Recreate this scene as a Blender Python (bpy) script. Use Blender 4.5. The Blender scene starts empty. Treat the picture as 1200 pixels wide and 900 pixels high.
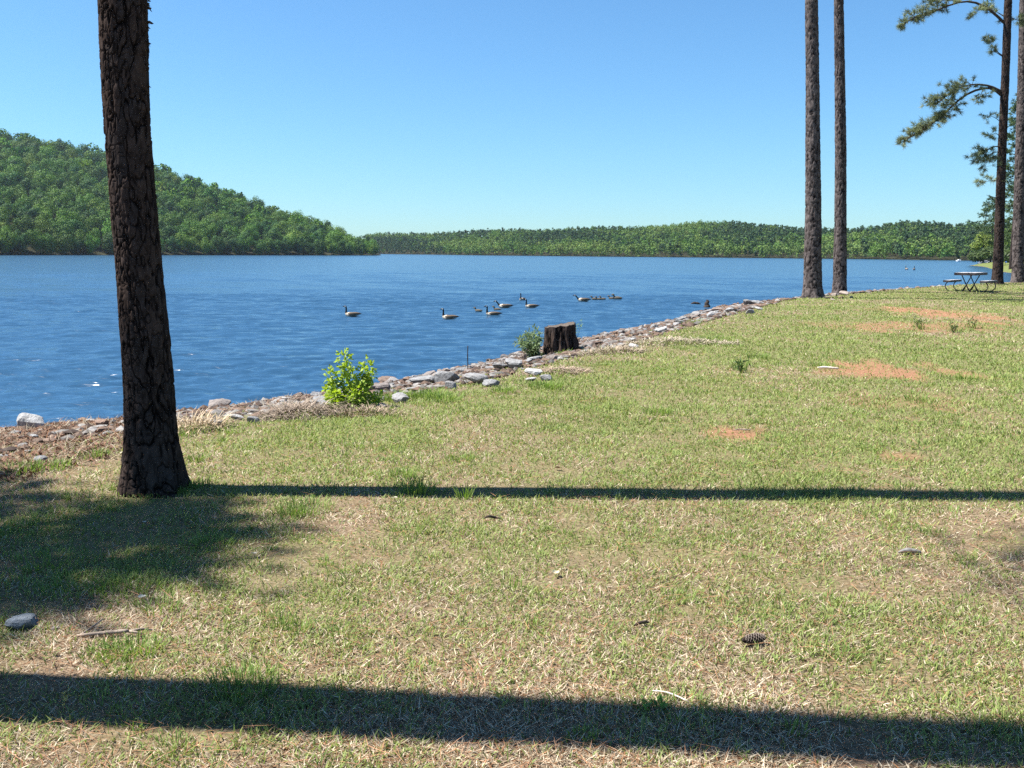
import bpy, math, random
import numpy as np
from mathutils import Vector, Matrix, noise as mnoise

random.seed(7)
RNG = np.random.default_rng(11)
PI = math.pi
scene = bpy.context.scene
COL = scene.collection

# ------------------------------------------------------------------ camera
FPX = 1150.0                      # focal length in pixels of the 1200 px wide photograph
EYE = np.array([0.0, 0.0, 1.6])
PITCH = math.atan((450 - 295) / FPX)
ROLL = math.radians(0.3)
_F = np.array([0, math.cos(PITCH), -math.sin(PITCH)])
_R0 = np.array([1.0, 0, 0])
_U0 = np.array([0, math.sin(PITCH), math.cos(PITCH)])
CR = _R0 * math.cos(ROLL) + _U0 * math.sin(ROLL)
CU = _U0 * math.cos(ROLL) - _R0 * math.sin(ROLL)

cam_d = bpy.data.cameras.new('camera')
cam = bpy.data.objects.new('camera', cam_d)
COL.objects.link(cam)
cam_d.sensor_width = 36
cam_d.lens = FPX / 1200 * 36
cam_d.clip_start = 0.05
cam_d.clip_end = 9000
M = Matrix(((CR[0], CU[0], -_F[0], EYE[0]), (CR[1], CU[1], -_F[1], EYE[1]), (CR[2], CU[2], -_F[2], EYE[2]), (0, 0, 0, 1)))
cam.matrix_world = M
scene.camera = cam
WATER = -1.0


def ray(px, py):
    return _F + CR * ((px - 600) / FPX) + CU * ((450 - py) / FPX)


def on_z(px, py, z=0.0):           # where the sight line meets a level plane
    d = ray(px, py)
    t = (z - EYE[2]) / d[2]
    return EYE + d * t


def on_y(px, py, y):               # where it meets an upright plane at distance y
    d = ray(px, py)
    return EYE + d * (y / d[1])


# ------------------------------------------------------------------ numpy noise
def _hash(ix, iy, iz, seed):
    h = (ix.astype(np.int64) * 374761393 + iy.astype(np.int64) * 668265263 + iz.astype(np.int64) * 2147483647 + seed * 974634599) & 0xFFFFFFFF
    h = ((h ^ (h >> 13)) * 1274126177) & 0xFFFFFFFF
    h = (h ^ (h >> 16)) & 0xFFFFFFFF
    h = (h * 2246822519) & 0xFFFFFFFF
    h = h ^ (h >> 15)
    return (h & 0xFFFFFF) / float(0xFFFFFF)


def vnoise(x, y, z=None, seed=0):
    x = np.asarray(x, float); y = np.asarray(y, float)
    z = np.zeros_like(x) if z is None else np.asarray(z, float)
    ix, iy, iz = np.floor(x), np.floor(y), np.floor(z)
    fx, fy, fz = x - ix, y - iy, z - iz
    fx = fx * fx * (3 - 2 * fx); fy = fy * fy * (3 - 2 * fy); fz = fz * fz * (3 - 2 * fz)
    r = 0
    for dx in (0, 1):
        for dy in (0, 1):
            for dz in (0, 1):
                w = (fx if dx else 1 - fx) * (fy if dy else 1 - fy) * (fz if dz else 1 - fz)
                r = r + w * _hash(ix + dx, iy + dy, iz + dz, seed)
    return r


def fbm(x, y, z=None, seed=0, oct=4):
    a, s, t = 0.5, 0.0, 0.0
    x = np.asarray(x, float); y = np.asarray(y, float)
    for o in range(oct):
        f = 2 ** o
        s = s + a * vnoise(x * f + 17 * o, y * f - 9 * o, None if z is None else np.asarray(z) * f, seed + o)
        t += a; a *= 0.5
    return s / t


# ------------------------------------------------------------------ mesh building
def mesh_np(name, verts, quads=None, tris=None, mats=None, smooth=False, fcol=None, vcol=None, vfloat=None, mat_idx=None):
    verts = np.ascontiguousarray(verts, dtype=np.float32).reshape(-1, 3)
    nq = 0 if quads is None else len(quads)
    nt = 0 if tris is None else len(tris)
    me = bpy.data.meshes.new(name)
    me.vertices.add(len(verts))
    me.vertices.foreach_set('co', verts.ravel())
    li = []
    if nq: li.append(np.asarray(quads, np.int32).ravel())
    if nt: li.append(np.asarray(tris, np.int32).ravel())
    li = np.concatenate(li)
    me.loops.add(len(li))
    me.loops.foreach_set('vertex_index', li)
    me.polygons.add(nq + nt)
    ls = np.concatenate([np.arange(nq) * 4, nq * 4 + np.arange(nt) * 3]).astype(np.int32)
    me.polygons.foreach_set('loop_start', ls)
    if smooth:
        me.polygons.foreach_set('use_smooth', np.ones(nq + nt, bool))
    else:
        me.polygons.foreach_set('use_smooth', np.zeros(nq + nt, bool))
    if mat_idx is not None:
        me.polygons.foreach_set('material_index', np.asarray(mat_idx, np.int32))
    me.update(calc_edges=True)
    if fcol is not None:
        a = me.attributes.new('tint', 'FLOAT_COLOR', 'FACE')
        c = np.ones((nq + nt, 4), np.float32); c[:, :3] = fcol
        a.data.foreach_set('color', c.ravel())
    if vcol is not None:
        a = me.attributes.new('tint', 'FLOAT_COLOR', 'POINT')
        c = np.ones((len(verts), 4), np.float32); c[:, :3] = vcol
        a.data.foreach_set('color', c.ravel())
    for k, v in (vfloat or {}).items():
        a = me.attributes.new(k, 'FLOAT', 'POINT')
        a.data.foreach_set('value', np.asarray(v, np.float32))
    for m in (mats or []):
        me.materials.append(m)
    return me


def link(name, me, parent=None, loc=None, rot=None, scale=None):
    o = bpy.data.objects.new(name, me)
    COL.objects.link(o)
    if parent is not None: o.parent = parent
    if loc is not None: o.location = [float(v) for v in loc]
    if rot is not None: o.rotation_euler = rot
    if scale is not None: o.scale = scale if hasattr(scale, '__len__') else (scale,) * 3
    return o


def tag(o, label=None, cat=None, group=None, kind=None):
    if label: o['label'] = label
    if cat: o['category'] = cat
    if group: o['group'] = group
    if kind: o['kind'] = kind
    return o


def empty(name, loc, label, cat, group=None, rz=0.0):
    o = bpy.data.objects.new(name, None)
    COL.objects.link(o)
    o.empty_display_size = 0.1
    o.location = [float(v) for v in loc]
    o.rotation_euler = (0, 0, rz)
    return tag(o, label, cat, group)


def grid_quads(nu, nv, wrap=False):
    """nu columns (wrapping if asked), nv rows, vertex index = row * nu + col"""
    c = np.arange(nu if wrap else nu - 1)
    r = np.arange(nv - 1)
    C, Rr = np.meshgrid(c, r)
    C2 = (C + 1) % nu
    return np.stack([Rr * nu + C, Rr * nu + C2, (Rr + 1) * nu + C2, (Rr + 1) * nu + C], -1).reshape(-1, 4)


class Acc:
    """collects pieces of one mesh"""
    def __init__(s): s.v, s.q, s.t, s.cq, s.ct, s.n = [], [], [], [], [], 0
    def add(s, v, q=None, t=None, col=None):
        v = np.asarray(v, float).reshape(-1, 3)
        if q is not None and len(q):
            q = np.asarray(q).reshape(-1, 4); s.q.append(q + s.n)
            if col is not None: s.cq.append(np.broadcast_to(np.asarray(col, float), (len(q), 3)))
        if t is not None and len(t):
            t = np.asarray(t).reshape(-1, 3); s.t.append(t + s.n)
            if col is not None: s.ct.append(np.broadcast_to(np.asarray(col, float), (len(t), 3)))
        s.v.append(v); s.n += len(v)
    def mesh(s, name, mats, smooth=False):
        q = np.concatenate(s.q) if s.q else None
        t = np.concatenate(s.t) if s.t else None
        fc = np.concatenate(s.cq + s.ct) if (s.cq or s.ct) else None
        return mesh_np(name, np.concatenate(s.v), q, t, mats, smooth, fcol=fc)


def frames(P):
    P = np.asarray(P, float)
    T = np.gradient(P, axis=0)
    T /= np.linalg.norm(T, axis=1)[:, None] + 1e-12
    N = np.zeros_like(T)
    ref = np.array([0.0, 1, 0]) if abs(T[0][1]) < 0.9 else np.array([1.0, 0, 0])
    for i in range(len(T)):
        n = ref - T[i] * np.dot(ref, T[i])
        n /= np.linalg.norm(n) + 1e-12
        N[i] = n; ref = n
    return T, N, np.cross(T, N)


def tube(P, r, n=8, caps=True):
    P = np.asarray(P, float); r = np.broadcast_to(np.asarray(r, float), (len(P),))
    T, N, B = frames(P)
    a = np.arange(n) / n * 2 * PI
    v = P[:, None] + r[:, None, None] * (np.cos(a)[None, :, None] * N[:, None] + np.sin(a)[None, :, None] * B[:, None])
    v = v.reshape(-1, 3)
    q = grid_quads(n, len(P), True)
    t = None
    if caps:
        k = len(v)
        v = np.concatenate([v, P[:1], P[-1:]])
        i = np.arange(n)
        t = np.concatenate([np.stack([(i + 1) % n, i, np.full(n, k)], -1), np.stack([(len(P) - 1) * n + i, (len(P) - 1) * n + (i + 1) % n, np.full(n, k + 1)], -1)])
    return v, q, t


def smooth_path(pts, n):
    """Catmull-Rom through points -> n samples"""
    P = np.asarray(pts, float)
    P = np.concatenate([2 * P[:1] - P[1:2], P, 2 * P[-1:] - P[-2:-1]])
    m = len(P) - 3
    u = np.linspace(0, m - 1e-6, n)
    i = u.astype(int); f = (u - i)[:, None]
    p0, p1, p2, p3 = P[i], P[i + 1], P[i + 2], P[i + 3]
    return 0.5 * ((2 * p1) + (-p0 + p2) * f + (2 * p0 - 5 * p1 + 4 * p2 - p3) * f ** 2 + (-p0 + 3 * p1 - 3 * p2 + p3) * f ** 3)


def box(sx, sy, sz, cx=0, cy=0, cz=0, bev=0.0):
    import bmesh
    bm = bmesh.new()
    bmesh.ops.create_cube(bm, size=1)
    bmesh.ops.scale(bm, vec=(sx, sy, sz), verts=bm.verts)
    if bev: bmesh.ops.bevel(bm, geom=bm.edges[:], offset=bev, segments=2, affect='EDGES', profile=0.6)
    bmesh.ops.triangulate(bm, faces=bm.faces[:])
    bm.verts.index_update()
    v = np.array([v.co[:] for v in bm.verts]) + [cx, cy, cz]
    t = np.array([[w.index for w in f.verts] for f in bm.faces])
    bm.free()
    return v, t


def icos(sub):
    import bmesh
    bm = bmesh.new()
    bmesh.ops.create_icosphere(bm, subdivisions=sub, radius=1)
    bm.verts.index_update()
    v = np.array([v.co[:] for v in bm.verts]); t = np.array([[w.index for w in f.verts] for f in bm.faces])
    bm.free()
    return v, t


# ------------------------------------------------------------------ materials
def newmat(name):
    m = bpy.data.materials.new(name)
    m.use_nodes = True
    nt = m.node_tree
    nt.nodes.clear()
    return m, nt, nt.nodes, nt.links


def nd(N, typ, **kw):
    n = N.new(typ)
    for k, v in kw.items():
        if k.startswith('i_'):
            key = k[2:]
            n.inputs[int(key) if key.isdigit() else key].default_value = v
        else:
            setattr(n, k, v)
    return n


def ramp(N, stops, interp='LINEAR'):
    r = N.new('ShaderNodeValToRGB')
    r.color_ramp.interpolation = interp
    e = r.color_ramp.elements
    while len(e) < len(stops): e.new(0.5)
    for k, (p, c) in enumerate(stops):
        e[k].position = p
        e[k].color = (*c, 1) if len(c) == 3 else c
    return r


def leaf_mat(name, attr=True, base=(0.1, 0.16, 0.03), trans=0.35, vary=0.0, rough=0.55, hue_vary=0.0, spec=0.25, nsc=0.0):
    """diffuse + translucent leaf; colour from the 'tint' attribute or from base, shifted per object"""
    m, nt, N, L = newmat(name)
    out = N.new('ShaderNodeOutputMaterial')
    if attr:
        a = nd(N, 'ShaderNodeAttribute', attribute_name='tint'); col = a.outputs['Color']
    else:
        c = N.new('ShaderNodeRGB'); c.outputs[0].default_value = (*base, 1); col = c.outputs[0]
    if vary or hue_vary:
        oi = N.new('ShaderNodeObjectInfo')
        hs = N.new('ShaderNodeHueSaturation')
        mr = nd(N, 'ShaderNodeMapRange'); mr.inputs['To Min'].default_value = 1 - vary; mr.inputs['To Max'].default_value = 1 + vary
        L.new(oi.outputs['Random'], mr.inputs['Value']); L.new(mr.outputs[0], hs.inputs['Value'])
        mul = nd(N, 'ShaderNodeMath', operation='MULTIPLY', i_1=7.31); fr = nd(N, 'ShaderNodeMath', operation='FRACT')
        L.new(oi.outputs['Random'], mul.inputs[0]); L.new(mul.outputs[0], fr.inputs[0])
        mr2 = nd(N, 'ShaderNodeMapRange'); mr2.inputs['To Min'].default_value = 0.5 - hue_vary; mr2.inputs['To Max'].default_value = 0.5 + hue_vary
        L.new(fr.outputs[0], mr2.inputs['Value']); L.new(mr2.outputs[0], hs.inputs['Hue'])
        L.new(col, hs.inputs['Color']); col = hs.outputs[0]
    p = nd(N, 'ShaderNodeBsdfPrincipled'); p.inputs['Roughness'].default_value = rough; p.inputs['Specular IOR Level'].default_value = spec
    t = N.new('ShaderNodeBsdfTranslucent')
    L.new(col, p.inputs['Base Color'])
    hs2 = N.new('ShaderNodeHueSaturation'); hs2.inputs['Saturation'].default_value = 1.15; hs2.inputs['Value'].default_value = 1.1
    L.new(col, hs2.inputs['Color']); L.new(hs2.outputs[0], t.inputs['Color'])
    mx = N.new('ShaderNodeMixShader'); mx.inputs[0].default_value = trans
    L.new(p.outputs[0], mx.inputs[1]); L.new(t.outputs[0], mx.inputs[2]); L.new(mx.outputs[0], out.inputs['Surface'])
    return m


def simple_mat(name, color, rough=0.7, spec=0.3, noise_scale=0, dark=0.6, bump=0.0, metallic=0.0, coords='Object', attr=False):
    m, nt, N, L = newmat(name)
    out = N.new('ShaderNodeOutputMaterial')
    p = nd(N, 'ShaderNodeBsdfPrincipled'); p.inputs['Roughness'].default_value = rough; p.inputs['Specular IOR Level'].default_value = spec; p.inputs['Metallic'].default_value = metallic
    if attr:
        a = nd(N, 'ShaderNodeAttribute', attribute_name='tint'); base = a.outputs['Color']
    else:
        c = N.new('ShaderNodeRGB'); c.outputs[0].default_value = (*color, 1); base = c.outputs[0]
    if noise_scale:
        tc = N.new('ShaderNodeTexCoord')
        nz = nd(N, 'ShaderNodeTexNoise'); nz.inputs['Scale'].default_value = noise_scale; nz.inputs['Detail'].default_value = 6
        L.new(tc.outputs[coords], nz.inputs['Vector'])
        rp = ramp(N, [(0.3, (dark,) * 3), (0.72, (1.15,) * 3)])
        L.new(nz.outputs['Fac'], rp.inputs[0])
        mx = nd(N, 'ShaderNodeMix', data_type='RGBA', blend_type='MULTIPLY'); mx.inputs[0].default_value = 1
        L.new(base, mx.inputs[6]); L.new(rp.outputs[0], mx.inputs[7]); base = mx.outputs[2]
        if bump:
            b = N.new('ShaderNodeBump'); b.inputs['Strength'].default_value = bump; b.inputs['Distance'].default_value = 0.02
            L.new(nz.outputs['Fac'], b.inputs['Height']); L.new(b.outputs[0], p.inputs['Normal'])
    L.new(base, p.inputs['Base Color']); L.new(p.outputs[0], out.inputs['Surface'])
    return m


def bark_mat(name, plate_a, plate_b, crack, nscale=38, lo=0.55, hi=1.25):
    m, nt, N, L = newmat(name)
    out = N.new('ShaderNodeOutputMaterial')
    p = nd(N, 'ShaderNodeBsdfPrincipled'); p.inputs['Roughness'].default_value = 1.0; p.inputs['Specular IOR Level'].default_value = 0.0
    pid = nd(N, 'ShaderNodeAttribute', attribute_name='plate'); ed = nd(N, 'ShaderNodeAttribute', attribute_name='crack')
    tc = N.new('ShaderNodeTexCoord'); mp = N.new('ShaderNodeMapping'); mp.inputs['Scale'].default_value = (1, 1, 0.35)
    L.new(tc.outputs['Object'], mp.inputs[0])
    n1 = nd(N, 'ShaderNodeTexNoise'); n1.inputs['Scale'].default_value = nscale; n1.inputs['Detail'].default_value = 8; n1.inputs['Roughness'].default_value = 0.65
    L.new(mp.outputs[0], n1.inputs['Vector'])
    rp = ramp(N, [(0.0, plate_a), (0.55, plate_b), (1.0, tuple(0.5 * (a + b) for a, b in zip(plate_a, plate_b)))])
    L.new(pid.outputs['Fac'], rp.inputs[0])
    rn = ramp(N, [(0.3, (lo,) * 3), (0.7, (hi,) * 3)]); L.new(n1.outputs['Fac'], rn.inputs[0])
    mx = nd(N, 'ShaderNodeMix', data_type='RGBA', blend_type='MULTIPLY'); mx.inputs[0].default_value = 1
    L.new(rp.outputs[0], mx.inputs[6]); L.new(rn.outputs[0], mx.inputs[7])
    cr = ramp(N, [(0.015, (0, 0, 0)), (0.14, (1, 1, 1))]); L.new(ed.outputs['Fac'], cr.inputs[0])
    m2 = nd(N, 'ShaderNodeMix', data_type='RGBA'); m2.inputs[6].default_value = (*crack, 1)
    L.new(cr.outputs[0], m2.inputs[0]); L.new(mx.outputs[2], m2.inputs[7])
    b = N.new('ShaderNodeBump'); b.inputs['Strength'].default_value = 0.6; b.inputs['Distance'].default_value = 0.008
    L.new(n1.outputs['Fac'], b.inputs['Height']); L.new(b.outputs[0], p.inputs['Normal'])
    L.new(m2.outputs[2], p.inputs['Base Color']); L.new(p.outputs[0], out.inputs['Surface'])
    return m


MAT = {}
MAT['bark'] = bark_mat('pine_bark', (0.027, 0.026, 0.027), (0.050, 0.036, 0.030), (0.006, 0.005, 0.005), 30, 0.4, 1.6)
MAT['bark_grey'] = bark_mat('pine_bark_grey', (0.050, 0.042, 0.041), (0.105, 0.088, 0.082), (0.009, 0.007, 0.007), 13, 0.3, 1.75)
MAT['branch'] = simple_mat('pine_branch_bark', (0.06, 0.045, 0.035), 0.9, 0.1, 20, 0.6)
MAT['needle'] = leaf_mat('pine_needles', attr=True, trans=0.25, rough=0.5)
MAT['grass'] = leaf_mat('grass_blades', attr=True, trans=0.35, rough=0.6, spec=0.2)
MAT['leaf'] = leaf_mat('leaves', attr=True, trans=0.45, rough=0.45)
MAT['hill_leaf'] = leaf_mat('hill_tree_leaves', attr=True, trans=0.14, vary=0.16, hue_vary=0.015, rough=0.6, spec=0.15)
MAT['far_leaf'] = leaf_mat('far_wood_leaves', attr=True, trans=0.25, rough=0.7, spec=0.1)
MAT['trunk_far'] = simple_mat('tree_bark', (0.10, 0.08, 0.065), 0.9, 0.1)
MAT['soil'] = simple_mat('shade_darkened_floor', (0.028, 0.028, 0.014), 0.95, 0.1, 0.08, 0.6)  # soil colour darkened to stand in for the shade under the trees
MAT['debris'] = leaf_mat('bank_debris', attr=True, trans=0.1, rough=0.8, spec=0.1)


def rock_mat():
    m, nt, N, L = newmat('rock')
    out = N.new('ShaderNodeOutputMaterial')
    p = nd(N, 'ShaderNodeBsdfPrincipled'); p.inputs['Roughness'].default_value = 0.85; p.inputs['Specular IOR Level'].default_value = 0.2
    oi = N.new('ShaderNodeObjectInfo')
    rp = ramp(N, [(0.0, (0.15, 0.105, 0.08)), (0.3, (0.20, 0.16, 0.135)), (0.55, (0.20, 0.192, 0.187)), (0.8, (0.24, 0.232, 0.228)), (1.0, (0.13, 0.095, 0.075))])
    L.new(oi.outputs['Random'], rp.inputs[0])
    # own colour on rocks that have one of their own
    mc = nd(N, 'ShaderNodeMix', data_type='RGBA'); L.new(oi.outputs['Alpha'], mc.inputs[0])
    L.new(rp.outputs[0], mc.inputs[6]); L.new(oi.outputs['Color'], mc.inputs[7])
    tc = N.new('ShaderNodeTexCoord')
    n1 = nd(N, 'ShaderNodeTexNoise'); n1.inputs['Scale'].default_value = 3.2; n1.inputs['Detail'].default_value = 9; n1.inputs['Roughness'].default_value = 0.7
    L.new(tc.outputs['Object'], n1.inputs['Vector'])
    r1 = ramp(N, [(0.3, (0.5, 0.48, 0.46)), (0.5, (0.95,) * 3), (0.72, (1.3, 1.3, 1.32))]); L.new(n1.outputs['Fac'], r1.inputs[0])
    mx = nd(N, 'ShaderNodeMix', data_type='RGBA', blend_type='MULTIPLY'); mx.inputs[0].default_value = 1
    L.new(mc.outputs[2], mx.inputs[6]); L.new(r1.outputs[0], mx.inputs[7])
    b = N.new('ShaderNodeBump'); b.inputs['Strength'].default_value = 0.7; b.inputs['Distance'].default_value = 0.03
    L.new(n1.outputs['Fac'], b.inputs['Height']); L.new(b.outputs[0], p.inputs['Normal'])
    L.new(mx.outputs[2], p.inputs['Base Color']); L.new(p.outputs[0], out.inputs['Surface'])
    return m


MAT['rock'] = rock_mat()

# ------------------------------------------------------------------ world, sun
SUN_EL = math.radians(58)
SH = np.array([1.0, -0.055]); SH /= np.linalg.norm(SH)      # direction shadows fall on the ground
to_sun = np.array([-SH[0] * math.cos(SUN_EL), -SH[1] * math.cos(SUN_EL), math.sin(SUN_EL)])
w = bpy.data.worlds.new('World'); scene.world = w; w.use_nodes = True
wn, wl = w.node_tree.nodes, w.node_tree.links
wn.clear()
sky = wn.new('ShaderNodeTexSky'); sky.sky_type = 'NISHITA'; sky.sun_disc = False
sky.sun_elevation = SUN_EL
sky.sun_rotation = math.atan2(to_sun[0], to_sun[1]) % (2 * PI)
sky.altitude = 150; sky.air_density = 1.0; sky.dust_density = 0.2; sky.ozone_density = 10
bg = wn.new('ShaderNodeBackground'); bg.inputs['Strength'].default_value = 0.056
wo = wn.new('ShaderNodeOutputWorld')
wb = wn.new('ShaderNodeMix'); wb.data_type = 'RGBA'; wb.blend_type = 'MULTIPLY'; wb.inputs[0].default_value = 1
wb.inputs[7].default_value = (0.79, 1.0, 1.0, 1)            # camera white balance of a daylight snapshot
wl.new(sky.outputs[0], wb.inputs[6]); wl.new(wb.outputs[2], bg.inputs[0]); wl.new(bg.outputs[0], wo.inputs[0])
sd = bpy.data.lights.new('sun', 'SUN'); sd.energy = 4.6; sd.angle = math.radians(0.53); sd.color = (1.0, 0.96, 0.90)
so = bpy.data.objects.new('sun', sd); COL.objects.link(so)
so.rotation_euler = Vector((-to_sun[0], -to_sun[1], -to_sun[2])).to_track_quat('-Z', 'Y').to_euler()
so.location = (-20, 0, 25)

# ------------------------------------------------------------------ the lake bank: lawn edge and waterline
L_px = [(0, 556), (80, 540), (150, 521), (250, 505), (380, 490), (480, 474), (560, 461), (640, 441), (700, 421), (780, 400), (850, 378), (900, 363), (945, 350)]
S_px = [(0, 506), (100, 497), (210, 487), (330, 472), (440, 457), (560, 429), (640, 407), (700, 396), (760, 384), (805, 372), (845, 359)]
LP = [on_z(x, y, 0)[:2] for x, y in L_px]
SP = [on_z(x, y, WATER)[:2] for x, y in S_px]
LE = np.array([(-70, -38), (-22, -6), (-9, 2.6)] + [tuple(p) for p in LP] + [(14.5, 39.8), (20, 47), (28.5, 57), (40, 67), (66, 108), (80, 150), (104, 205), (112, 230), (130, 246), (210, 262), (430, 300)])
SE = np.array([(-76, -30), (-27, 1.5), (-13.5, 9.5)] + [tuple(p) for p in SP] + [(13.5, 50), (19, 55.5), (27, 65), (37, 76), (60, 110), (74, 150), (98, 205), (106, 229), (125, 241), (205, 257), (430, 294)])


def seg_dist(P, poly):
    best = np.full(len(P), 1e9)
    for a, b in zip(poly[:-1], poly[1:]):
        ab = b - a
        t = np.clip(((P - a) @ ab) / (ab @ ab), 0, 1)
        d = np.hypot(*(P - a - t[:, None] * ab).T)
        np.minimum(best, d, out=best)
    return best


def inside(P, poly):
    x, y = P.T
    r = np.zeros(len(P), bool)
    for a, b in zip(poly, np.roll(poly, -1, axis=0)):
        c = (a[1] > y) != (b[1] > y)
        with np.errstate(divide='ignore', invalid='ignore'):
            xi = (b[0] - a[0]) * (y - a[1]) / (b[1] - a[1]) + a[0]
        r ^= c & (x < xi)
    return r


CLOSE = np.array([(900, 300), (900, -500), (-400, -500), (-400, -40)])
LPOLY = np.concatenate([LE, CLOSE]); SPOLY = np.concatenate([SE, CLOSE])


def bank_t(P):
    """<0 on the lawn (metres), 0..1 down the bank, >1 past the waterline"""
    P = np.asarray(P, float).reshape(-1, 2)
    dl, ds = seg_dist(P, LE), seg_dist(P, SE)
    il, isx = inside(P, LPOLY), inside(P, SPOLY)
    t = np.where(isx, dl / (dl + ds + 1e-6), 1 + ds * 0.12)
    return np.where(il, -dl, t)


def ground_z(P, t=None):
    P = np.asarray(P, float).reshape(-1, 2)
    if t is None: t = bank_t(P)
    tt = np.clip(t, 0, 1)
    z = WATER * (tt ** 1.25) - np.clip(t - 1, 0, 8) * 1.0
    n1 = fbm(P[:, 0] * 0.35, P[:, 1] * 0.35, seed=3) - 0.5
    n2 = fbm(P[:, 0] * 2.2, P[:, 1] * 2.2, seed=8, oct=3) - 0.5
    lawn = np.clip(-t * 0.25, 0, 1)
    r = np.hypot(P[:, 0], P[:, 1])
    z = z + n1 * 0.10 * lawn * np.clip(r / 25, 0.15, 1) + n2 * (0.018 + 0.07 * np.clip(t * 5, 0, 1) * np.clip((1.6 - t) * 3, 0, 1))
    return z


def gz(x, y): return float(ground_z(np.array([[x, y]]))[0])


def drop(px, py):
    """the ground point seen at a pixel"""
    d = ray(px, py)
    ts = np.concatenate([np.linspace(2, 20, 900), np.linspace(20, 80, 1200)[1:]])
    P = EYE + ts[:, None] * d
    z = ground_z(P[:, :2])
    k = np.argmax(P[:, 2] < z)
    return P[k, 0], P[k, 1], z[k]


# bare red-clay patches: pixel centre, half sizes in pixels
DIRT = [(858, 509, 46, 9), (1035, 432, 56, 8), (1100, 367, 44, 6), (1050, 383, 70, 4), (1055, 538, 26, 6), (1120, 437, 26, 6), (985, 436, 24, 4), (1135, 383, 30, 4), (1050, 470, 60, 8)]
DW = []
for x, y, sx, sy in DIRT:
    c = on_z(x, y); e = on_z(x + sx, y); f = on_z(x, y - sy)
    DW.append((c[0], c[1], abs(e[0] - c[0]), abs(f[1] - c[1])))
DSTR = [1, .95, 1, 0.7, 0.6, 0.7, 0.65, 0.6, 0.3]


def dirt_mask(P):
    m = np.zeros(len(P))
    n = 0.55 * (fbm(P[:, 0] * 1.6, P[:, 1] * 0.9, seed=21) - 0.5) + 0.75 * (fbm(P[:, 0] * 3.5, P[:, 1] * 1.3, seed=23, oct=3) - 0.5)
    for (cx, cy, rx, ry), s in zip(DW, DSTR):
        d = np.hypot((P[:, 0] - cx) / rx, (P[:, 1] - cy) / ry) + n * 2.2
        m = np.maximum(m, s * 0.92 * np.clip((1.5 - d) / 0.7, 0, 1))
    return m


def green_field(P):
    """share of living grass"""
    a = fbm(P[:, 0] * 0.55, P[:, 1] * 0.45, seed=31)
    b = fbm(P[:, 0] * 2.1 + 5, P[:, 1] * 1.9, seed=35, oct=3)
    y = P[:, 1]
    base = np.interp(y, [2.5, 4.2, 5.5, 7, 10, 16, 30, 60], [0.07, 0.08, 0.27, 0.60, 0.74, 0.76, 0.80, 0.82])
    g = base + (a - 0.5) * 1.1 + (b - 0.5) * 0.9
    # lush patch in the crown's shade on the left
    g = g + 0.30 * np.exp(-(((P[:, 0] + 2.5) / 1.3) ** 2 + ((y - 5.3) / 1.3) ** 2))
    return np.clip(g, 0.04, 0.97)


# ground sheet in rings around the viewpoint
az = np.radians(np.concatenate([np.arange(-180, -56, 4), np.arange(-54, 54, 0.22), np.arange(56, 180, 4)]))
rr = np.exp(np.linspace(math.log(0.6), math.log(520), 430))
A, Rr = np.meshgrid(az, rr)
GP = np.stack([np.sin(A) * Rr, np.cos(A) * Rr], -1).reshape(-1, 2)
gt = bank_t(GP)
GZ = ground_z(GP, gt)
q = grid_quads(len(az), len(rr), True)[:, ::-1]
cen = len(GP)
V = np.concatenate([np.column_stack([GP, GZ]), [[0, 0, gz(0, 0)]]])
ii = np.arange(len(az))
tri = np.stack([ii, np.full(len(az), cen), (ii + 1) % len(az)], -1)[:, ::-1]
gt1 = np.append(gt, -5); GP1 = np.append(GP, [[0, 0]], 0)


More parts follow.
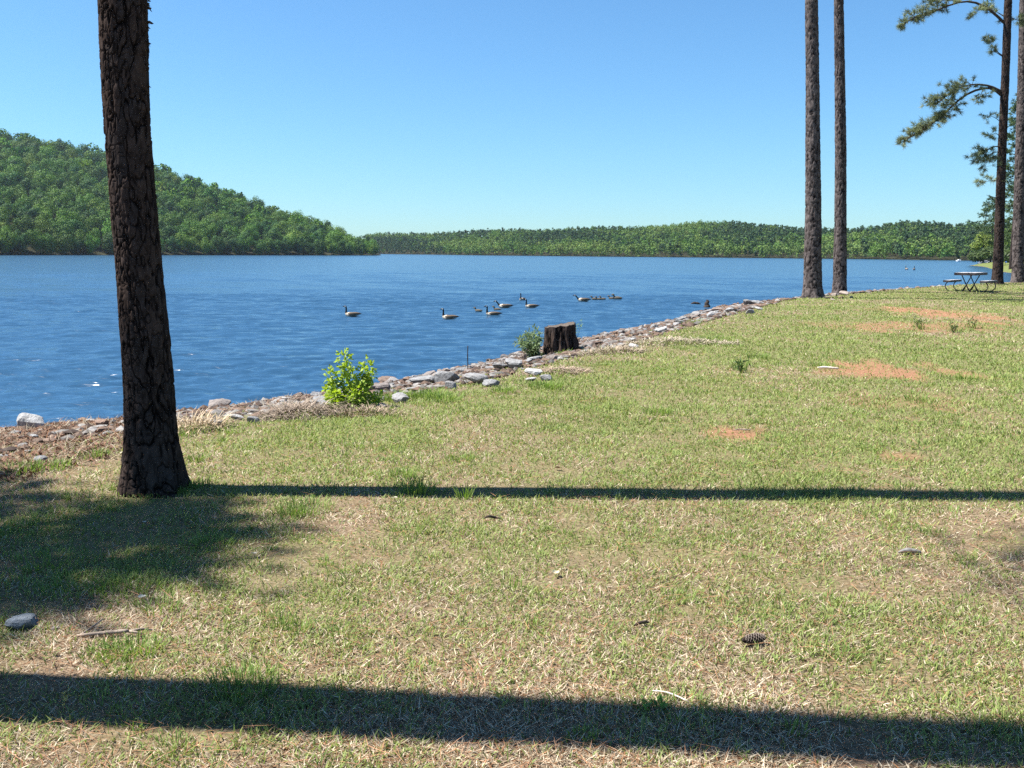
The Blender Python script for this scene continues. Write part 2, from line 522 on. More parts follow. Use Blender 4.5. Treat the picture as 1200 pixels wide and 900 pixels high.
def ground_mat():
    m, nt, N, L = newmat('lawn_ground')
    out = N.new('ShaderNodeOutputMaterial')
    p = nd(N, 'ShaderNodeBsdfPrincipled'); p.inputs['Roughness'].default_value = 0.95; p.inputs['Specular IOR Level'].default_value = 0.1
    geo = N.new('ShaderNodeNewGeometry')
    tk = nd(N, 'ShaderNodeAttribute', attribute_name='bank'); dk = nd(N, 'ShaderNodeAttribute', attribute_name='dirt'); gk = nd(N, 'ShaderNodeAttribute', attribute_name='green')

    def noise(sc, det=5, rough=0.6):
        n = nd(N, 'ShaderNodeTexNoise'); n.inputs['Scale'].default_value = sc; n.inputs['Detail'].default_value = det; n.inputs['Roughness'].default_value = rough
        L.new(geo.outputs['Position'], n.inputs['Vector']); return n

    def mix(f, a, b):
        x = nd(N, 'ShaderNodeMix', data_type='RGBA')
        for s, i in ((f, 0), (a, 6), (b, 7)):
            if isinstance(s, (tuple, float)): x.inputs[i].default_value = (*s, 1) if isinstance(s, tuple) else s
            else: L.new(s, x.inputs[i])
        return x.outputs[2]
    nf = noise(55, 8, 0.7); nm = noise(6, 6)
    thatch = ramp(N, [(0.3, (0.06, 0.04, 0.027)), (0.5, (0.17, 0.115, 0.074)), (0.68, (0.30, 0.225, 0.155))]); L.new(nf.outputs['Fac'], thatch.inputs[0])
    gr = ramp(N, [(0.3, (0.05, 0.07, 0.018)), (0.7, (0.15, 0.19, 0.055))]); L.new(nf.outputs['Fac'], gr.inputs[0])
    gf = nd(N, 'ShaderNodeMath', operation='MULTIPLY', i_1=0.55); L.new(gk.outputs['Fac'], gf.inputs[0])
    c = mix(gf.outputs[0], thatch.outputs[0], gr.outputs[0])
    clay = ramp(N, [(0.28, (0.09, 0.046, 0.028)), (0.5, (0.24, 0.118, 0.066)), (0.72, (0.36, 0.205, 0.13))]); L.new(nf.outputs['Fac'], clay.inputs[0])
    c = mix(dk.outputs['Fac'], c, clay.outputs[0])
    # leaf litter and gravel on the bank
    lit = ramp(N, [(0.25, (0.04, 0.028, 0.022)), (0.45, (0.12, 0.08, 0.06)), (0.6, (0.20, 0.145, 0.105)), (0.75, (0.29, 0.235, 0.19))]); L.new(noise(34, 9, 0.75).outputs['Fac'], lit.inputs[0])
    bf = nd(N, 'ShaderNodeMapRange'); bf.inputs['From Min'].default_value = -0.35; bf.inputs['From Max'].default_value = 0.5
    ad = nd(N, 'ShaderNodeMath', operation='MULTIPLY_ADD', i_1=1.6); ad.inputs[2].default_value = -0.8
    L.new(nm.outputs['Fac'], ad.inputs[0])
    s = nd(N, 'ShaderNodeMath', operation='ADD'); L.new(tk.outputs['Fac'], s.inputs[0]); L.new(ad.outputs[0], s.inputs[1])
    L.new(s.outputs[0], bf.inputs['Value'])
    c = mix(bf.outputs[0], c, lit.outputs[0])
    wet = nd(N, 'ShaderNodeMapRange'); wet.inputs['From Min'].default_value = 0.86; wet.inputs['From Max'].default_value = 1.0
    L.new(tk.outputs['Fac'], wet.inputs['Value'])
    wc = nd(N, 'ShaderNodeMix', data_type='RGBA', blend_type='MULTIPLY'); wc.inputs[7].default_value = (0.35, 0.32, 0.30, 1)
    L.new(wet.outputs[0], wc.inputs[0]); L.new(c, wc.inputs[6])
    b = N.new('ShaderNodeBump'); b.inputs['Strength'].default_value = 0.8; b.inputs['Distance'].default_value = 0.015
    L.new(nf.outputs['Fac'], b.inputs['Height']); L.new(b.outputs[0], p.inputs['Normal'])
    L.new(wc.outputs[2], p.inputs['Base Color']); L.new(p.outputs[0], out.inputs['Surface'])
    return m


fargrass = np.hypot(*GP1.T) > 95
gt1 = np.where(fargrass & (gt1 > -2.5) & (gt1 < 0.97), -2.5, gt1)
gm = mesh_np('ground', V, q, tri, [ground_mat()], True, vfloat={'bank': np.clip(gt1, -3, 3), 'dirt': dirt_mask(GP1), 'green': np.where(fargrass, 1.6, green_field(GP1))})
tag(link('ground', gm), kind='structure')


# ------------------------------------------------------------------ water
def water_mat():
    m, nt, N, L = newmat('lake_water')
    out = N.new('ShaderNodeOutputMaterial')
    p = nd(N, 'ShaderNodeBsdfPrincipled')
    p.inputs['Base Color'].default_value = (0.019, 0.058, 0.112, 1)
    p.inputs['Roughness'].default_value = 0.20; p.inputs['IOR'].default_value = 1.333
    geo = N.new('ShaderNodeNewGeometry')

    def noise(sc, stretch, rot, det=3, rough=0.5, dist=0.0):
        mp = N.new('ShaderNodeMapping'); mp.inputs['Scale'].default_value = (sc * stretch, sc, 1); mp.inputs['Rotation'].default_value = (0, 0, rot)
        L.new(geo.outputs['Position'], mp.inputs[0])
        n = nd(N, 'ShaderNodeTexNoise'); n.inputs['Scale'].default_value = 1; n.inputs['Detail'].default_value = det; n.inputs['Roughness'].default_value = rough; n.inputs['Distortion'].default_value = dist
        L.new(mp.outputs[0], n.inputs['Vector']); return n.outputs['Fac']

    def madd(a, k, b=None):
        x = nd(N, 'ShaderNodeMath', operation='MULTIPLY_ADD', i_1=k); L.new(a, x.inputs[0])
        if b is None: x.inputs[2].default_value = 0
        else: L.new(b, x.inputs[2])
        return x.outputs[0]
    h = madd(noise(1.1, 0.40, 0.10, 4, 0.6, 0.6), 0.8)
    h = madd(noise(5.0, 0.5, -0.12, 2, 0.5, 0.3), 0.16, h)
    h = madd(noise(0.22, 0.4, 0.05, 3, 0.6, 0.4), 1.6, h)
    gust = noise(0.05, 0.3, 0.1, 3)
    gr = nd(N, 'ShaderNodeMapRange'); gr.inputs['From Min'].default_value = 0.3; gr.inputs['From Max'].default_value = 0.7; gr.inputs['To Min'].default_value = 0.75; gr.inputs['To Max'].default_value = 1.0
    L.new(gust, gr.inputs['Value'])
    b = N.new('ShaderNodeBump'); b.inputs['Distance'].default_value = 0.24
    L.new(gr.outputs[0], b.inputs['Strength'])
    L.new(h, b.inputs['Height']); L.new(b.outputs[0], p.inputs['Normal']); L.new(p.outputs[0], out.inputs['Surface'])
    return m


wr = np.concatenate([[2, 5], np.arange(8, 26, 0.065), np.arange(26, 62, 0.13), np.arange(62, 150, 0.34), np.exp(np.linspace(math.log(150), math.log(1440), 60))])
wa = np.radians(np.concatenate([np.arange(-180, -46, 6), np.arange(-44, 44, 0.17), np.arange(46, 180, 6)]))
A, Rr = np.meshgrid(wa, wr)
WX, WY = np.sin(A) * Rr, np.cos(A) * Rr
WH = np.zeros_like(WX)
rw = np.random.default_rng(3)
gust = 0.75 + 0.5 * fbm(WX * 0.05, WY * 0.12, seed=19, oct=3)
for k in range(46):
    lam = math.exp(rw.uniform(math.log(0.26), math.log(1.35)))
    th = math.radians(-84) + rw.normal(0, 0.36)
    kx, ky = math.cos(th) * 2 * PI / lam, math.sin(th) * 2 * PI / lam
    ph = kx * WX + ky * WY + rw.uniform(0, 6.28) + 1.0 * (vnoise(WX * 0.3, WY * 0.3, seed=200 + k) - 0.5)
    env = 0.35 + 1.3 * vnoise(WX / (lam * 4.0), WY / (lam * 2.5), seed=300 + k)
    cut = np.clip((lam - np.where(Rr < 26, 0.22, np.where(Rr < 62, 0.42, 1.0))) / 0.15, 0, 1) * np.clip((150 - Rr) / 50, 0, 1)
    WH += (0.0061 * lam ** 0.8) * env * cut * (np.sin(ph) + 0.22 * np.cos(2 * ph))
WH *= gust * (np.abs(A) < math.radians(43.5))
wv = np.stack([WX, WY, WATER + WH], -1).reshape(-1, 3)
wm = mesh_np('water', wv, grid_quads(len(wa), len(wr), True)[:, ::-1], None, [water_mat()], True)
tag(link('water', wm), kind='structure')


# ------------------------------------------------------------------ grass blades
def blades(P, z, length, width, tilt, bend, az, col, acc):
    """P (n,2) roots; every blade is a bent strip: one quad and a tip"""
    n = len(P)
    root = np.column_stack([P, z - 0.004])
    h = np.stack([np.cos(az), np.sin(az), np.zeros(n)], -1)
    s = np.stack([-np.sin(az), np.cos(az), np.zeros(n)], -1)
    up = np.array([0, 0, 1.0])
    t1 = np.clip(tilt, 0, 1.5); t2 = np.clip(tilt + bend, 0, 1.75)
    d1 = h * np.sin(t1)[:, None] + up * np.cos(t1)[:, None]
    d2 = h * np.sin(t2)[:, None] + up * np.cos(t2)[:, None]
    tw = RNG.uniform(-0.6, 0.6, n)[:, None]
    sw = s * np.cos(tw) + np.cross(s, d1) * np.sin(tw)
    m = root + d1 * (length * 0.55)[:, None]
    e = m + d2 * (length * 0.45)[:, None]
    e[:, 2] = np.maximum(e[:, 2], root[:, 2] + 0.004)
    hw = (width * 0.5)[:, None]
    v = np.stack([root - sw * hw * 0.8, root + sw * hw * 0.8, m + sw * hw, m - sw * hw, e], 1).reshape(-1, 3)
    b = np.arange(n) * 5
    acc.add(v, np.stack([b, b + 1, b + 2, b + 3], -1), np.stack([b + 3, b + 2, b + 4], -1), None)
    acc.cq.append(col); acc.ct.append(col)


def straw(n):
    k = RNG.random(n)[:, None]
    a = np.array([0.16, 0.11, 0.065]); b = np.array([0.66, 0.57, 0.42]); c = np.array([0.30, 0.15, 0.07])
    col = (a + (b - a) * k) * RNG.uniform(0.75, 1.2, (n, 1))
    red = RNG.random(n) < 0.10
    col[red] = c * RNG.uniform(0.7, 1.3, (red.sum(), 1))
    return col


def living(n, lush=0.5):
    k = RNG.random(n)[:, None]; j = RNG.random(n)[:, None]
    a = np.array([0.12, 0.18, 0.036]); b = np.array([0.315, 0.345, 0.11]); c = np.array([0.17, 0.225, 0.085])
    return (a + (b - a) * k) * (1 - 0.45 * j) + c * 0.45 * j


def lawn_points(N, r0, r1, half=42):
    r = np.exp(RNG.uniform(math.log(r0), math.log(r1), N)); a = np.radians(RNG.uniform(-half, half, N))
    return np.stack([np.sin(a) * r, np.cos(a) * r], -1)


ga = Acc()
P = lawn_points(1100000, 2.3, 62)
t = bank_t(P)
thin = fbm(P[:, 0] * 2.6 + 40, P[:, 1] * 2.6, seed=71) + 0.25 * (fbm(P[:, 0] * 0.8, P[:, 1] * 0.8, seed=75) - 0.5)
keep = (t < 0.02 + np.where(P[:, 0] > -0.4 * P[:, 1], 0.5, 0.16) * RNG.random(len(P))) & (RNG.random(len(P)) > dirt_mask(P) * 0.86) & (RNG.random(len(P)) < np.clip((thin - 0.22) * 3.4, np.interp(np.hypot(*P.T), [4, 9, 20], [0.15, 0.45, 0.9]), 1))
P, t = P[keep], t[keep]
g = green_field(P)
fray = np.where(P[:, 0] > -0.4 * P[:, 1], np.clip((t + 0.1) / 0.7, 0, 1), np.clip((t + 1.0) / 1.2, 0, 1))                    # straw takes over towards the bank
isg = RNG.random(len(P)) < g * (1 - 0.75 * fray)
z = ground_z(P, t); r = np.hypot(*P.T); n = len(P)
hgt = 0.65 + 0.8 * fbm(P[:, 0] * 3.1, P[:, 1] * 3.1, seed=41, oct=3)
far = np.clip(r / 5.0, 1, 20)
length = np.where(isg, RNG.uniform(0.018, 0.050, n), RNG.uniform(0.020, 0.060, n)) * hgt * far ** 0.22
width = np.where(isg, RNG.uniform(0.0030, 0.0065, n), RNG.uniform(0.0018, 0.0046, n)) * far ** 0.72
tilt = np.where(isg, RNG.uniform(0.25, 1.15, n), RNG.uniform(0.95, 1.5, n))
bend = np.where(isg, RNG.uniform(0.0, 0.6, n), RNG.uniform(-0.2, 0.35, n))
col = np.where(isg[:, None], living(n), straw(n))
tone = 0.85 + 0.3 * fbm(P[:, 0] * 0.9, P[:, 1] * 0.9, seed=51)
blades(P, z, length, width, tilt, bend, RNG.uniform(0, 2 * PI, n), col * tone[:, None], ga)

# taller tufts: traced ones (pixel, radius m, blades, height) and scattered ones
TUFT = [(490, 578, .12, 150, .13), (470, 560, .10, 90, .09), (545, 585, .05, 60, .12), (287, 806, .13, 240, .085), (160, 765, .12, 200, .07), (125, 770, .10, 130, .06), (350, 742, .06, 30, .12),
        (330, 735, .05, 26, .13), (360, 600, .16, 150, .10), (340, 606, .10, 80, .09), (460, 470, .22, 240, .14), (500, 466, .25, 260, .13), (520, 470, .2, 160, .12), (430, 478, .12, 90, .1),
        (640, 455, .22, 200, .12), (540, 540, .12, 90, .08), (770, 485, .15, 110, .1), (868, 434, .10, 60, .2), (890, 420, .2, 120, .1), (960, 430, .2, 100, .1), (810, 380, .3, 90, .16),
        (1077, 386, .12, 40, .18), (1117, 389, .15, 40, .16), (1140, 385, .15, 30, .15), (700, 415, .3, 90, .14), (840, 400, .4, 160, .13), (600, 690, .05, 22, .09), (577, 745, .03, 6, .1), (800, 640, .06, 30, .07),
        (230, 540, .10, 90, .07), (110, 535, .12, 100, .08), (60, 550, .15, 140, .09), (20, 552, .2, 160, .08), (215, 512, .1, 60, .07), (590, 460, .15, 120, .1), (1130, 445, .2, 120, .1), (1080, 470, .2, 90, .08),
        (240, 640, .15, 120, .07), (90, 690, .2, 220, .06), (60, 660, .2, 200, .06), (150, 690, .18, 200, .065), (30, 620, .2, 160, .06), (180, 715, .12, 110, .07), (930, 860, .05, 40, .06), (680, 867, .06, 60, .05), (770, 834, .05, 40, .03)]
TUFT += [(140, 577, .05, 30, .06), (152, 581, .05, 26, .05), (172, 583, .05, 30, .055), (195, 583, .05, 34, .06), (212, 579, .05, 40, .07), (224, 573, .07, 60, .075), (235, 571, .08, 60, .08)]
TUFT += [(646, 414, .12, 60, .13), (660, 415, .15, 70, .12), (676, 412, .15, 60, .12), (636, 418, .15, 80, .13), (430, 484, .12, 60, .08), (398, 486, .1, 50, .07)]
for (px, py, rad, cnt, hh) in TUFT:
    cx, cy, _ = drop(px, py)
    a = RNG.uniform(0, 2 * PI, cnt); rd = rad * np.sqrt(RNG.random(cnt))
    Q = np.stack([cx + np.cos(a) * rd, cy + np.sin(a) * rd], -1)
    fr = max(1, math.hypot(cx, cy) / 5)
    c = living(cnt) * np.array([0.85, 1.0, 0.8])
    blades(Q, ground_z(Q), RNG.uniform(0.55, 1.1, cnt) * hh, RNG.uniform(0.0025, 0.005, cnt) * fr ** 0.6, RNG.uniform(0.05, 0.55, cnt), RNG.uniform(0.1, 0.8, cnt), a + RNG.normal(0, 0.6, cnt), c, ga)
cent = lawn_points(1500, 2.6, 48)
cent = cent[(bank_t(cent) < -0.15) & (dirt_mask(cent) < 0.3)]
cent = cent[RNG.random(len(cent)) < 0.05 + 0.9 * green_field(cent)]
cnt = RNG.integers(14, 46, len(cent))
C = np.repeat(cent, cnt, 0); nn = len(C)
a = RNG.uniform(0, 2 * PI, nn); sz = np.repeat(RNG.uniform(0.5, 1.3, len(cent)), cnt); fr = np.clip(np.hypot(*C.T) / 5, 1, 20)
rd = 0.07 * sz * np.sqrt(RNG.random(nn)) * fr ** 0.5
Q = C + np.stack([np.cos(a) * rd, np.sin(a) * rd], -1)
blades(Q, ground_z(Q), RNG.uniform(0.026, 0.064, nn) * sz * fr ** 0.12, RNG.uniform(0.0022, 0.0045, nn) * fr ** 0.7, RNG.uniform(0.05, 0.7, nn), RNG.uniform(0.1, 0.8, nn), a + RNG.normal(0, 0.7, nn), living(nn) * np.array([0.85, 1.0, 0.8]), ga)
tag(link('lawn_grass', ga.mesh('lawn_grass', [MAT['grass']])), 'short patchy lawn of green blades mixed with dry straw', None, None, 'stuff')

# ------------------------------------------------------------------ litter on the bank and pine litter on the lawn
da = Acc()
N0 = 95000
u = RNG.random(N0) * (len(LE) - 1)
P = lawn_points(N0 * 3, 6.5, 62)
t = bank_t(P)
k = (t > np.where(P[:, 0] > -0.4 * P[:, 1], 0.05, -0.35) + 0.3 * RNG.random(len(t))) & (t < 1.02) & (RNG.random(len(t)) < np.where(P[:, 0] > -0.4 * P[:, 1], 0.5, 1.0))
P, t = P[k], t[k]; n = len(P)
fr = np.clip(np.hypot(*P.T) / 9, 1, 8)
kind = RNG.random(n)
c = np.where((kind < 0.25)[:, None], straw(n) * 0.62, np.array([0.14, 0.082, 0.055]) * RNG.uniform(0.4, 1.8, (n, 1)))
ln = np.where(kind < 0.25, RNG.uniform(0.05, 0.16, n), RNG.uniform(0.02, 0.06, n)) * fr ** 0.3
wd = np.where(kind < 0.25, RNG.uniform(0.003, 0.006, n), RNG.uniform(0.012, 0.03, n)) * fr ** 0.6
blades(P, ground_z(P, t) + 0.01, ln, wd, RNG.uniform(0.9, 1.5, n), RNG.uniform(-0.4, 0.3, n), RNG.uniform(0, 2 * PI, n), c, da)
tag(link('bank_litter', da.mesh('bank_litter', [MAT['debris']])), 'brown dead leaves and straw strewn over the bank', None, None, 'stuff')

na = Acc()
P = lawn_points(26000, 2.4, 14)
t = bank_t(P); P = P[t < -0.1]; n = len(P)
k = fbm(P[:, 0] * 1.1, P[:, 1] * 1.1, seed=61) > RNG.uniform(0.3, 0.65, n)
P = P[k]; n = len(P)
fr = np.clip(np.hypot(*P.T) / 5, 1, 4)
c = np.array([0.27, 0.145, 0.08]) * RNG.uniform(0.4, 1.4, (n, 1))
blades(P, ground_z(P) + RNG.uniform(0.004, 0.03, n), RNG.uniform(0.05, 0.15, n), RNG.uniform(0.0013, 0.0022, n) * fr ** 0.8, RNG.uniform(1.35, 1.55, n), RNG.uniform(-0.1, 0.1, n), RNG.uniform(0, 2 * PI, n), c, na)
tag(link('pine_needle_litter', na.mesh('pine_needle_litter', [MAT['debris']])), 'rust brown fallen pine needles lying among the grass', None, None, 'stuff')


# ------------------------------------------------------------------ rocks
def rock_mesh(seed, sub=4, flat=0.7):
    rs = np.random.default_rng(seed)
    v, t = icos(sub)
    nrm = rs.normal(size=(11, 3)); nrm /= np.linalg.norm(nrm, axis=1)[:, None]
    h = rs.uniform(0.55, 0.95, 11)
    nrm[0] = (0.1, 0.05, 1); nrm[0] /= np.linalg.norm(nrm[0]); h[0] = 0.6
    d = v @ nrm.T
    r = np.min(np.where(d > 0.05, h / np.maximum(d, 0.05), 9), axis=1)
    r = np.minimum(r, 1.15)
    r *= 1 + 0.16 * (fbm(v[:, 0] * 2 + 9, v[:, 1] * 2, v[:, 2] * 2, seed=seed) - 0.5) + 0.06 * (fbm(v[:, 0] * 7, v[:, 1] * 7 + 3, v[:, 2] * 7, seed=seed + 5) - 0.5)
    v = v * r[:, None] * np.array([1, rs.uniform(0.65, 0.95), flat])
    me = mesh_np('rock', v, None, t, [MAT['rock']], True)
    me.polygons.foreach_set('use_smooth', np.zeros(len(t), bool))
    return me


ROCKS = [rock_mesh(100 + i, 3, fl) for i, fl in enumerate([0.55, 0.7, 0.45, 0.8, 0.6, 0.5, 0.65, 0.4])]
placed = []


def put_rock(x, y, size, label, group=None, mesh=None, color=None, sink=0.3, rz=None, z=None):
    me = ROCKS[random.randrange(len(ROCKS))] if mesh is None else ROCKS[mesh]
    zz = gz(x, y) if z is None else z
    hgt = max(v.co.z for v in me.vertices) * size if False else 0.5 * size
    o = link('rock', me, None, (x, y, zz + hgt * (0.5 - sink)), (random.uniform(-0.25, 0.25), random.uniform(-0.25, 0.25), random.uniform(0, 6.28) if rz is None else rz), (size * 0.5 * random.uniform(0.9, 1.15), size * 0.5, size * 0.5 * random.uniform(0.8, 1.1)))
    o.color = (*color, 1.0) if color is not None else (1, 1, 1, 0)
    tag(o, label, 'rock', group)
    placed.append((x, y, size * 0.5))
    return o


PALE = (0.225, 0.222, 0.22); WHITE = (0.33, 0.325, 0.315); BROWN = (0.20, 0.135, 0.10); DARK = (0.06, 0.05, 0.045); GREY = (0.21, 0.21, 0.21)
# traced rocks: pixel x, pixel y of the foot, width in pixels, colour, label
TR = [(35, 502, 28, WHITE, 'pale whitish rock sitting at the water edge at far left'),
      (47, 502, 9, WHITE, 'small white stone touching the right side of the pale waterside rock'),
      (32, 531, 17, GREY, 'flat bluish grey rock in brown leaf litter left of the big trunk'),
      (47, 541, 17, GREY, 'grey rock half hidden by grass at the lawn edge left of the trunk'),
      (40, 513, 12, WHITE, 'small flat white rock just below the pale waterside rock'),
      (2, 537, 16, PALE, 'pale rock cut by the left edge of the photo'),
      (119, 500, 24, BROWN, 'brown flat rock on the waterline just left of the trunk'),
      (253, 500, 24, GREY, 'round grey rock with moss to the right of the big trunk'),
      (277, 492, 18, WHITE, 'smooth whitish rock topping the bank right of the trunk'),
      (296, 496, 22, PALE, 'pale wedge shaped rock left of the dry grass clump'),
      (238, 497, 14, PALE, 'pale rock nearest the right edge of the big trunk'),
      (333, 473, 11, WHITE, 'small white rock at the waterline behind the dry grass clump'),
      (372, 466, 18, PALE, 'pale rock behind the top of the dry grass clump'),
      (445, 478, 16, PALE, 'pale flat rock beside the foot of the leafy bush'),
      (470, 472, 26, PALE, 'long flat grey rock on the grass edge right of the leafy bush'),
      (452, 462, 14, PALE, 'pale blocky rock on the waterline behind the leafy bush'),
      (483, 459, 16, PALE, 'pale rock at the waterline next to two dark stones'),
      (528, 456, 24, PALE, 'long light grey rock leaning on its neighbours in the riprap'),
      (545, 447, 12, DARK, 'dark rock in the middle of the riprap'),
      (562, 451, 34, PALE, 'large light grey block with a dark side facing right'),
      (576, 453, 24, GREY, 'grey rock below the largest grey block'),
      (585, 434, 22, PALE, 'broken pale rock with a dark hollow'),
      (603, 431, 26, PALE, 'pale slab below the bush beside the stump'),
      (627, 441, 24, WHITE, 'white topped rock on the grass in front of the stump'),
      (622, 447, 14, WHITE, 'flat white rock at the left end of the row in front of the stump'),
      (640, 447, 22, PALE, 'rounded pale rock at the right end of the row before the stump'),
      (741, 402, 17, WHITE, 'bright white rock on the bank right of the stump'),
      (729, 407, 12, PALE, 'pale rock just left of the bright white rock'),
      (744, 408, 14, WHITE, 'flat white rock just below the bright white rock'),
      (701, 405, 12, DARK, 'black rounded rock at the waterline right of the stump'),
      (776, 390, 18, WHITE, 'white rock amid brown stones halfway along the bank'),
      (838, 369, 15, WHITE, 'white rock on the rocky point near the water'),
      (822, 371, 12, PALE, 'grey rock at the outer tip of the rocky point'),
      (880, 368, 16, PALE, 'pale rock in the grass behind the rocky point'),
      (890, 364, 12, WHITE, 'small whitish rock in the grass nearest the double pines'),
      (26, 738, 46, (0.16, 0.18, 0.2), 'flat blue grey stone lying in the shade at lower left'),
      (64, 740, 12, (0.2, 0.2, 0.2), 'small triangular grey stone beside the flat shaded stone')]
for i, (px, py, wpx, c, lab) in enumerate(TR):
    x, y, z = drop(px, py)
    dep = y * math.cos(PITCH)
    s = wpx * dep / FPX * (0.86 if i else 1.2)
    o = put_rock(x, y + s * 0.2, s, lab, None, i % 8, c, 0.05 if py < 520 else 0.25, random.uniform(-0.5, 0.5))
    if i == 0: o.scale.z *= 1.7

# rocks around the foot of the double pines
for px, py, wpx, lab in [(968, 350, 9, 'pale upright rock between the double pine trunks'), (978, 347, 12, 'pale flat rock leaning on the left pine of the pair'), (990, 345, 16, 'flat slab in front of the second pine trunk'),
                         (985, 350, 8, 'brown stone below the slab at the second pine trunk'), (976, 352, 7, 'small white stone in grass below the double pines'), (998, 349, 7, 'small stone furthest right under the double pines')]:
    p = on_z(px, py, 0); s = wpx * p[1] / FPX
    put_rock(p[0], p[1], s * 0.85, lab, None, None, (0.24, 0.20, 0.17) if 'brown' not in lab else BROWN, 0.2)

# the many rocks of the bank
zones = [(-5.3, -2.2, 'grey or brown bank rock between the big trunk and the leafy bush', 'bank rocks left of the leafy bush', 16),
         (-2.2, 1.2, 'angular riprap rock on the bank between the leafy bush and the stump', 'riprap rocks between bush and stump', 110),
         (1.2, 5.0, 'bank rock at the waterline between the stump and the rocky point', 'bank rocks right of the stump', 54),
         (5.0, 13.0, 'rock heaped on the low rocky point by the water', 'rocks of the rocky point', 55)]
for x0, x1, lab, grp, want in zones:
    got, tries = 0, 0
    while got < want and tries < 6000:
        tries += 1
        i = RNG.integers(3, 16)
        f = RNG.random()
        k = min(int(f * 12), 11)
        s = RNG.random() * (len(S_px) - 1); j = int(s); fr_ = s - j
        sp = np.array(SP[j]) * (1 - fr_) + np.array(SP[j + 1]) * fr_
        dl = seg_dist(sp[None], LE)[0]
        near = LE[np.argmin(np.hypot(*(LE - sp).T))]
        dirv = near - sp; dirv = dirv / (np.linalg.norm(dirv) + 1e-6)
        pt = sp + dirv * dl * (RNG.random() ** 1.25 * 0.85 - 0.05) + RNG.normal(0, 0.25, 2)
        if not (x0 <= pt[0] < x1) or pt[0] < -0.335 * pt[1]: continue
        tb = bank_t(pt[None])[0]
        if not (0.1 < tb < 1.06): continue
        size = float(np.exp(RNG.normal(math.log(0.185), 0.40))); size = min(max(size, 0.09), 0.36)
        size *= 1.3 - 0.55 * min(tb, 1)
        if pt[0] > 5: size *= 1.4
        if any(math.hypot(pt[0] - a, pt[1] - b) < (c_ + size * 0.5) * 0.75 for a, b, c_ in placed): continue
        put_rock(pt[0], pt[1], size, lab, grp, sink=0.12, color=(0.055 + 0.05 * random.random(),) * 3 if tb > 0.86 else ((0.16 + 0.09 * random.random(),) * 3 if tb < 0.5 and random.random() < 0.7 else None))
        got += 1

# pebbles
pv, pt_ = icos(1)
pa = Acc()
P = lawn_points(70000, 7, 60)
t = bank_t(P)
k = (t > 0.12) & (t < 1.03) & (RNG.random(len(P)) < 0.06 + 0.94 * np.clip((P[:, 0] + 4.8) / 3, 0, 1))
P, t = P[k], t[k]
z = ground_z(P, t)
cc = 0.85 * np.array([[0.24, 0.22, 0.2], [0.19, 0.125, 0.09], [0.11, 0.075, 0.06], [0.33, 0.31, 0.29], [0.22, 0.15, 0.11]])
n = len(P); s = RNG.uniform(0.018, 0.075, n) * np.clip(np.hypot(*P.T) / 14, 1, 3) ** 0.6
jit = RNG.uniform(0.6, 1.3, (n, len(pv), 1))
sc = np.stack([s * RNG.uniform(0.8, 1.4, n), s * RNG.uniform(0.7, 1.1, n), s * RNG.uniform(0.4, 0.8, n)], -1)
ang = RNG.uniform(0, 6.28, n); ca, sa = np.cos(ang), np.sin(ang)
lv = pv[None] * jit * sc[:, None]
gx = lv[..., 0] * ca[:, None] - lv[..., 1] * sa[:, None]; gy = lv[..., 0] * sa[:, None] + lv[..., 1] * ca[:, None]
vv = np.stack([gx + P[:, :1], gy + P[:, 1:], lv[..., 2] + z[:, None] + s[:, None] * 0.2], -1)
tt = (pt_[None] + (np.arange(n) * len(pv))[:, None, None]).reshape(-1, 3)
colp = 0.72 * np.repeat(cc[RNG.integers(0, 5, n)] * RNG.uniform(0.6, 1.25, (n, 1)), len(pt_), 0)
me = mesh_np('bank_pebbles', vv, None, tt, [simple_mat('pebble', (0.3, 0.3, 0.3), 0.85, 0.2, attr=True)], False, fcol=colp)
tag(link('bank_pebbles', me), 'small brown and grey pebbles covering the bank', None, None, 'stuff')


# ------------------------------------------------------------------ pines
def voro(u, v, per_u, seed):
    """u in cells (periodic), v in cells -> edge distance, id"""
    iu, iv = np.floor(u), np.floor(v)
    d1 = np.full(u.shape, 9.0); d2 = np.full(u.shape, 9.0); idd = np.zeros(u.shape)
    for dx in (-2, -1, 0, 1, 2):
        for dy in (-2, -1, 0, 1, 2):
            cx, cy = iu + dx, iv + dy
            wx = np.mod(cx, per_u)
            h1 = _hash(wx, cy, np.zeros_like(wx), seed); h2 = _hash(wx, cy, np.ones_like(wx), seed); h3 = _hash(wx, cy, np.full_like(wx, 2), seed)
            px = cx + 0.5 * np.mod(cy, 2) + 0.1 + 0.8 * h1; py = cy + 0.1 + 0.8 * h2
            d = np.abs(u - px) ** 1.6 + np.abs(v - py) ** 1.6
            c = d < d1
            d2 = np.where(c, d1, np.minimum(d2, d)); idd = np.where(c, h3, idd); d1 = np.where(c, d, d1)
    return (d2 - d1), idd


